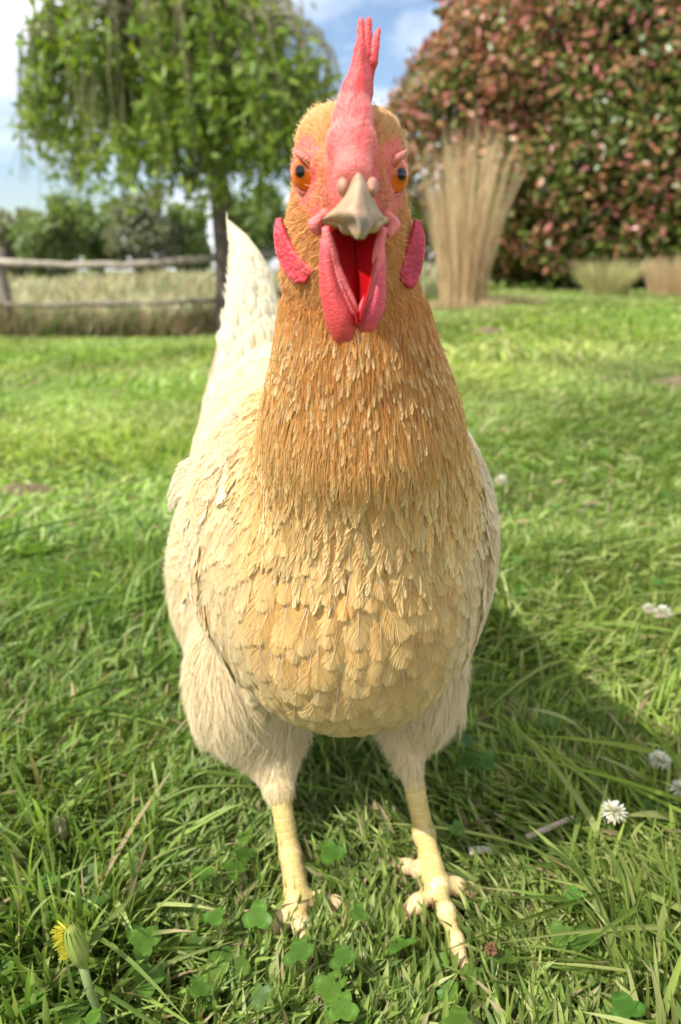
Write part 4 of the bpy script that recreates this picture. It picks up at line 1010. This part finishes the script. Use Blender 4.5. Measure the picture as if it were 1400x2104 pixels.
# bare soil patches
def soil(px, py, rx, ry, hgt, label, name='soil_patch', cat='soil patch'):
    v = (1052 - py) / FPX; d = np.array([(px - 700) / FPX, cp + v * sp, v * cp - sp]); t = .5
    for _ in range(400):
        q = d * t + np.array([0, 0, CAM_H])
        if q[2] < ground_z(q[0], q[1]): break
        t *= 1.012
    c = q; nu, nv = 40, 14; V_ = [[c[0], c[1], float(ground_z(c[0], c[1])) + hgt + .016]]; 
    for i in range(1, nv):
        f = i / (nv - 1)
        for j in range(nu):
            a = j / nu * 6.283; k = 1 + .25 * math.sin(a * 3 + px) + .15 * math.sin(a * 5); x = c[0] + rx * f * k * math.cos(a); y = c[1] + ry * f * k * math.sin(a)
            V_.append([x, y, float(ground_z(x, y)) + (hgt + .016) * (1 - f ** 2) - .012 * f * f + .3 * hgt * math.sin(x * 90) * math.sin(y * 70) * (1 - f)])
    V_ = np.array(V_); j = np.arange(nu); F3 = np.stack([0 * j, 1 + j, 1 + (j + 1) % nu], 1); i = (1 + np.arange(nv - 2) * nu)[:, None]; F4 = np.stack([i + j, i + nu + j, i + nu + (j + 1) % nu, i + (j + 1) % nu], -1).reshape(-1, 4)
    tag(link(name, make_mesh(name, V_, [F3, F4]), M_soil), label, cat, 'bare soil showing through the lawn')
soil(1000, 688, .12, .12, .02, 'brown bump of bare soil below the tall straw grass')
soil(1400, 795, .10, .09, .014, 'brown bump of bare soil at the right edge of the lawn')
soil(205, 812, .17, .09, .004, 'brown bare patch in the middle of the left lawn')
soil(45, 1015, .070, .045, .002, 'reddish bare patch with dead grass near the left edge')

# ================================================================== BACKGROUND
def leaf_cloud(acc, P, size, cols, r, aspect=.45, droop=None, upbias=.0):
    """P (N,3) leaf positions; each leaf a folded diamond of 6 points"""
    n = len(P); d = norm(r.normal(size=(n, 3)) + (np.array([0, 0, -1.0]) * droop if droop else 0)); nr = norm(r.normal(size=(n, 3)) + np.array([0, 0, upbias]))
    l_ = norm(np.cross(d, nr)); nn = np.cross(l_, d); s = size * r.uniform(.6, 1.25, (n, 1, 1))
    t = np.array([0, .33, .68, 1.0])[None, :, None]; C = P[:, None] + d[:, None] * t * s - nn[:, None] * .12 * t ** 2 * s
    w = (np.array([[.04, .42, .38, .02]]) * 2 * aspect * .5) * s[:, :, 0]
    acc.add(*ribbons(C, np.repeat(l_[:, None], 4, 1), w * 1.1, cols, np.repeat(nn[:, None], 4, 1) * w[..., None] * .3))

def weeping_tree():
    Y = 7.8; b = at(468, 560, Y); bx = b[0]; gz = float(ground_z(bx, Y)); r = np.random.default_rng(41)
    root = empty('weeping_tree', (bx, Y, gz), label='weeping tree with drooping green leafy branches left behind the hen', cat='tree'); bpy.context.view_layer.update()
    top = np.array([bx - .15, Y, 1.75]); A = Acc()
    P = np.array([[bx + .03, Y, gz - .1], [bx + .01, Y, gz + .15], [bx, Y, gz + .7], [bx - .03, Y, 1.0], [bx - .10, Y, 1.5], top + [0, 0, .4]])
    A.add(*tube(P, [.20, .145, .12, .105, .09, .05], 14, (.13, .10, .08))); A.build('trunk', M_bark, root)
    cen = np.array([at(372, 200, Y)[0], Y, 1.90]); limbs = Acc(); leaves = Acc(); LP = []
    for i in range(260):
        az = r.uniform(0, 6.283); rad = math.sqrt(r.uniform(.05, 1)); ex = cen + np.array([math.cos(az) * rad * 1.50, math.sin(az) * rad * 1.15, 0])
        zt = cen[2] + 1.05 * math.sqrt(max(.02, 1 - (rad * .93) ** 2)) * r.uniform(.72, 1.02)
        st = top + np.array([0, 0, r.uniform(-.5, .4)]); mid = np.array([(st[0] * .45 + ex[0] * .55), st[1] * .45 + ex[1] * .55, max(zt + .12, st[2] + .2)])
        t = np.linspace(0, 1, 9)[:, None]; arc = (1 - t) ** 2 * st + 2 * t * (1 - t) * (mid + [0, 0, .3]) + t ** 2 * np.array([ex[0], ex[1], zt])
        zb = cen[2] - r.uniform(.35, .98) * (1.0 if rad > .35 else .6) + .12 * abs(ex[0] - cen[0])
        hang = np.stack([np.full(7, ex[0]) + np.linspace(0, 1, 7) ** .7 * (ex[0] - cen[0]) * .10 + r.normal(0, .015, 7), np.full(7, ex[1]), np.linspace(zt, zb, 7)], 1)[1:]
        path = np.concatenate([arc, hang]); limbs.add(*tube(path, np.linspace(.016, .002, len(path)), 5, (.20, .18, .09), cap=False))
        for side in range(3):
            o = np.array([r.normal(0, .12), r.normal(0, .12), 0]); z0 = r.uniform(zb + .3, zt); z1 = z0 - r.uniform(.3, .8)
            if z1 < .80: z1 = .80 + r.uniform(0, .15)
            tw = np.stack([np.linspace(ex[0], ex[0] + o[0], 6), np.linspace(ex[1], ex[1] + o[1], 6), np.linspace(z0, z1, 6)], 1); limbs.add(*tube(tw, np.linspace(.004, .002, 6), 4, (.24, .24, .10), cap=False))
            k = r.integers(12, 26); q = tw[r.integers(0, 6, k)] + r.normal(0, .05, (k, 3)); LP.append(q)
        k = r.integers(10, 28); LP.append(hang[r.integers(0, len(hang), k)] + r.normal(0, .05, (k, 3)))
        k = r.integers(4, 12); LP.append(arc[r.integers(4, 9, k)] + r.normal(0, .06, (k, 3)))
    LP = np.concatenate(LP); n = len(LP)
    keep = (wavy(LP, 3.2, 77) + .6 * wavy(LP, 7.5, 78)) > .22 - .60 * sstep(LP[:, 2], 1.5, 2.6); LP = LP[keep]; n = len(LP)
    cols = np.array([(.19, .29, .035), (.24, .34, .05), (.30, .38, .07), (.13, .21, .03)])[r.integers(0, 4, n)] * (1 + r.normal(0, .12, (n, 1)))
    leaf_cloud(leaves, LP, .10, cols, r, .42, droop=.8)
    limbs.build('branches', M_bark, root); leaves.build('crown', M_leaf, root); print('tree leaves', n)
weeping_tree()

def bush():
    Y = 11.2; r = np.random.default_rng(51); cx = at(1290, 400, Y)[0]; gz = float(ground_z(cx, Y))
    root = empty('photinia_bush', (cx, Y, gz), label='huge rounded bush with red and green leaves on the right', cat='bush'); bpy.context.view_layer.update()
    n = 64000; d = norm(r.normal(size=(n, 3))); d[:, 1] = np.where(r.random(n) < .75, -np.abs(d[:, 1]), d[:, 1])
    lump = 1 + .08 * wavy(d, 5, 61) + .07 * wavy(d, 13, 62); rr = lump * (1 - .16 * r.random(n) ** 1.5 + .03 * r.random(n) ** 3)
    P = np.array([cx, Y, 2.15]) + d * rr[:, None] * np.array([3.45, 2.2, 2.55]); k_ = (P[:, 2] > gz + .12); outer = (rr / lump)[k_]; P = P[k_]; n = len(P)
    red = np.clip(wavy(P, 1.6, 63) * .40 + .22 * wavy(P, 5, 64) - .27 + .5 * sstep(outer, .93, 1.0) + .22 * (P[:, 2] - 1.6) / 2 + r.normal(0, .22, n), 0, 1)
    G = np.array([(.16, .20, .035), (.22, .24, .05), (.10, .15, .03)])[r.integers(0, 3, n)]; RD = np.array([(.44, .19, .09), (.50, .26, .12), (.38, .22, .09), (.50, .18, .15)])[r.integers(0, 4, n)]
    m = (r.random(n) < red)[:, None]; cols = np.where(m, RD, G) * (1 + r.normal(0, .15, (n, 1)))
    A = Acc(); leaf_cloud(A, P, .10, cols, r, .5, upbias=.6); A.build('crown', M_bushleaf, root)
    A = Acc()
    for k in range(26):
        a = r.uniform(0, 6.28); e = np.array([cx, Y, 2.1]) + np.array([math.cos(a) * 2.6 * r.uniform(.3, 1), math.sin(a) * 1.6 * r.uniform(.2, 1), r.uniform(-.3, 1.8)]); s0 = np.array([cx + r.normal(0, .4), Y + r.normal(0, .3), gz])
        t = np.linspace(0, 1, 7)[:, None]; A.add(*tube(s0 * (1 - t) + e * t + np.array([0, 0, .3]) * np.sin(t * 3.14), np.linspace(.07, .02, 7), 7, (.10, .07, .05)))
    A.build('branches', M_bark, root)
    # inner leaves coloured near black, standing for the shade inside the bush
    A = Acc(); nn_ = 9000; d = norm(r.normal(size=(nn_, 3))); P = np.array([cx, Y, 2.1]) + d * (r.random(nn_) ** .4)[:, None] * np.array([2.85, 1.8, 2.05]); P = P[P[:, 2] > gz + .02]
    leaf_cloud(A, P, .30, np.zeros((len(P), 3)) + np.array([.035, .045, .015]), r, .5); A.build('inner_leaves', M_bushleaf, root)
bush()

def reed(name, px, py, Y, n, h, spread, wid, label, cat, cols, seed, hv=.25):
    r = np.random.default_rng(seed); c = at(px, py, Y); gz = float(ground_z(c[0], Y)); x0 = c[0]
    a = r.uniform(0, 6.283, n); q = np.sqrt(r.random(n)); b = np.stack([x0 + np.cos(a) * q * wid, Y + np.sin(a) * q * wid, np.full(n, gz - .02)], 1)
    hh = h * r.uniform(1 - hv, 1.0, n) * (1 - .12 * q); D = np.stack([np.cos(a) * q + r.normal(0, .18, n), np.sin(a) * q + r.normal(0, .18, n), 0 * a], 1) * spread
    s = np.linspace(0, 1, 7)[None, :, None]; C = b[:, None] + np.array([0, 0, 1.]) * s * hh[:, None, None] + D[:, None] * s ** 2.0 * hh[:, None, None]
    aa = r.uniform(0, 3.14, n); LAT = np.repeat(np.stack([np.cos(aa), np.sin(aa), 0 * aa], 1)[:, None], 7, 1); w = np.array([.0022, .0024, .0022, .0019, .0016, .0016, .0005])[None] * r.uniform(.7, 1.5, (n, 1))
    cols = np.array(cols)[r.integers(0, len(cols), n)] * (1 + r.normal(0, .12, (n, 1)))
    A = Acc(); A.add(*ribbons(C, LAT, w, cols)); tag(A.build(name, M_dry), label, cat)
STRAW = [(.66, .45, .26), (.76, .57, .34), (.50, .34, .20), (.62, .48, .26), (.44, .38, .18)]
reed('tall_grass', 950, 640, 6.3, 850, 1.56, .20, .19, 'tall clump of straw coloured grass right behind the hen', 'grass clump', STRAW, 71, .62)
reed('pale_grass', 1245, 590, 8.3, 1100, .46, .75, .20, 'low mound of pale green-gold grass before the bush', 'grass clump', [(.56, .50, .24), (.46, .46, .18)], 72, .5)
reed('pale_grass', 1380, 600, 8.0, 900, .50, .40, .22, 'short straw coloured grass tuft at the right edge', 'grass clump', STRAW, 73, .5)
reed('straw_litter', 945, 652, 6.05, 900, .15, 1.3, .27, 'messy dry straw lying round the base of the tall clump', 'straw', STRAW, 75, .7)
reed('dry_tuft', 1040, 648, 6.6, 700, .16, 1.2, .25, 'flattened heap of dead straw at the foot of the tall clump', 'dry grass', STRAW, 74, .6)

# fence
def fence():
    Y = 8.25; x0 = at(4, 560, Y)[0]; step = 2.42; xs = [x0 - step, x0, x0 + step, x0 + 1.75 * step]
    root = empty('fence', (x0, Y, float(ground_z(x0, Y))), label='rustic post and rail fence of weathered grey wood at the lawn edge', cat='fence'); bpy.context.view_layer.update(); r = np.random.default_rng(81)
    for x in xs:
        gz = float(ground_z(x, Y)); A = Acc(); z = np.linspace(gz - .1, gz + .92, 8); A.add(*tube(np.stack([x + r.normal(0, .008, 8), Y + 0 * z, z], 1), .062 + r.normal(0, .004, 8), 10, (.24, .20, .17))); A.build('post', M_wood, root)
    for i in range(3):
        for hgt, sag in ((.78, .06), (.34, .02)):
            xx = np.linspace(xs[i], xs[i + 1], 14); g0, g1 = float(ground_z(xs[i], Y)), float(ground_z(xs[i + 1], Y)); f = np.linspace(0, 1, 14)
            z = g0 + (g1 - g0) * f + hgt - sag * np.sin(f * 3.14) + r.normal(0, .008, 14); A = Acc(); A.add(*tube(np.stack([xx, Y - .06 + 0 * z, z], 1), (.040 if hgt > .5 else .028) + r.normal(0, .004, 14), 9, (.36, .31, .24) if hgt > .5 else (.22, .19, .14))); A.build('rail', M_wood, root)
fence()
# rough verge along the fence and the meadow behind
acc = Acc()
fc = np.array([(.30, .26, .12), (.16, .19, .06), (.36, .25, .15), (.10, .15, .04)])
blades(acc, 9000, 7.8, 8.7, (.5, .62), .14, .44, .004, .009, .5, M=5, fold=False, dry=.15, colors=fc, seed=91, mask=lambda P, r: P[:, 0] < .6)
tag(acc.build('verge_grass', M_dry), 'rough brownish grass growing under the fence', 'rough grass', kind='stuff')
acc = Acc()
mc = np.array([(.54, .50, .26), (.64, .60, .38), (.38, .42, .16), (.48, .38, .24)])
blades(acc, 22000, 9.0, 20.0, (1, .7), .25, .55, .010, .020, .35, M=4, fold=False, dry=.1, colors=mc, seed=92, mask=lambda P, r: P[:, 0] < 1.5)
blades(acc, 16000, 19.0, 48.0, (1, .7), .35, .6, .03, .05, .35, M=4, fold=False, dry=.1, colors=mc, seed=93)
tag(acc.build('meadow_grass', M_dry), 'tall pale seeding grass of the meadow beyond the fence', 'meadow', kind='stuff')

# far trees
def far_tree(px, ytop, Y, wpx, label, base, seed):
    r = np.random.default_rng(seed); top = at(px, ytop, Y); hw = sz(wpx, px, 500, Y); gz = float(ground_z(top[0], Y)); h = top[2] - gz
    root = empty('far_tree', (top[0], Y, gz), label=label, cat='tree', group='far trees behind the meadow'); bpy.context.view_layer.update()
    A = Acc(); A.add(*tube(np.array([[top[0], Y, gz], [top[0] + .1, Y, gz + h * .4], [top[0], Y, gz + h * .75]]), [.28, .2, .08], 8, (.14, .12, .10)))
    for k in range(7):
        a = r.uniform(0, 6.28); s0 = np.array([top[0], Y, gz + h * r.uniform(.3, .6)]); A.add(*tube(np.array([s0, s0 + [math.cos(a) * hw * .6, math.sin(a) * hw * .6, h * .25]]), [.1, .03], 6, (.14, .12, .10)))
    A.build('trunk', M_bark, root)
    nb = 26; cen = []; LP = []
    for k in range(nb):
        d = norm(r.normal(size=3)) * r.random() ** .4; c = np.array([top[0], Y, gz + h * .55]) + d * np.array([hw * .8, hw * .7, h * .40]); m = 170; q = c + norm(r.normal(size=(m, 3))) * (r.random((m, 1)) ** .5) * np.array([hw * .32, hw * .32, h * .15]); LP.append(q)
    LP = np.concatenate(LP); n = len(LP); cols = np.array(base) * (1 + r.normal(0, .18, (n, 1))); A = Acc(); leaf_cloud(A, LP, .34, cols, r, .6, upbias=.5); A.build('crown', M_leaf, root)
G1, G2, G3 = (.22, .28, .11), (.27, .28, .19), (.19, .26, .09)  # crown greens lightened and greyed, distance haze put into the colour
far_tree(20, 420, 42, 60, 'greyish far tree at the left edge', G2, 101)
far_tree(95, 400, 40, 75, 'green far tree left of the grey bare one', G1, 102)
far_tree(190, 395, 44, 70, 'dark green far tree under the left of the weeping crown', G3, 103)
far_tree(285, 380, 41, 85, 'grey-green far tree with a bare twiggy top', G2, 104)
far_tree(385, 425, 43, 60, 'low green far tree just left of the weeping trunk', G1, 105)
far_tree(510, 370, 36, 85, 'bright green far tree just right of the weeping trunk', G3, 106)
far_tree(640, 390, 38, 80, 'green far tree hidden mostly by the head of the hen', G1, 107)
far_tree(800, 360, 45, 90, 'far tree between the hen and the big bush', G3, 108)
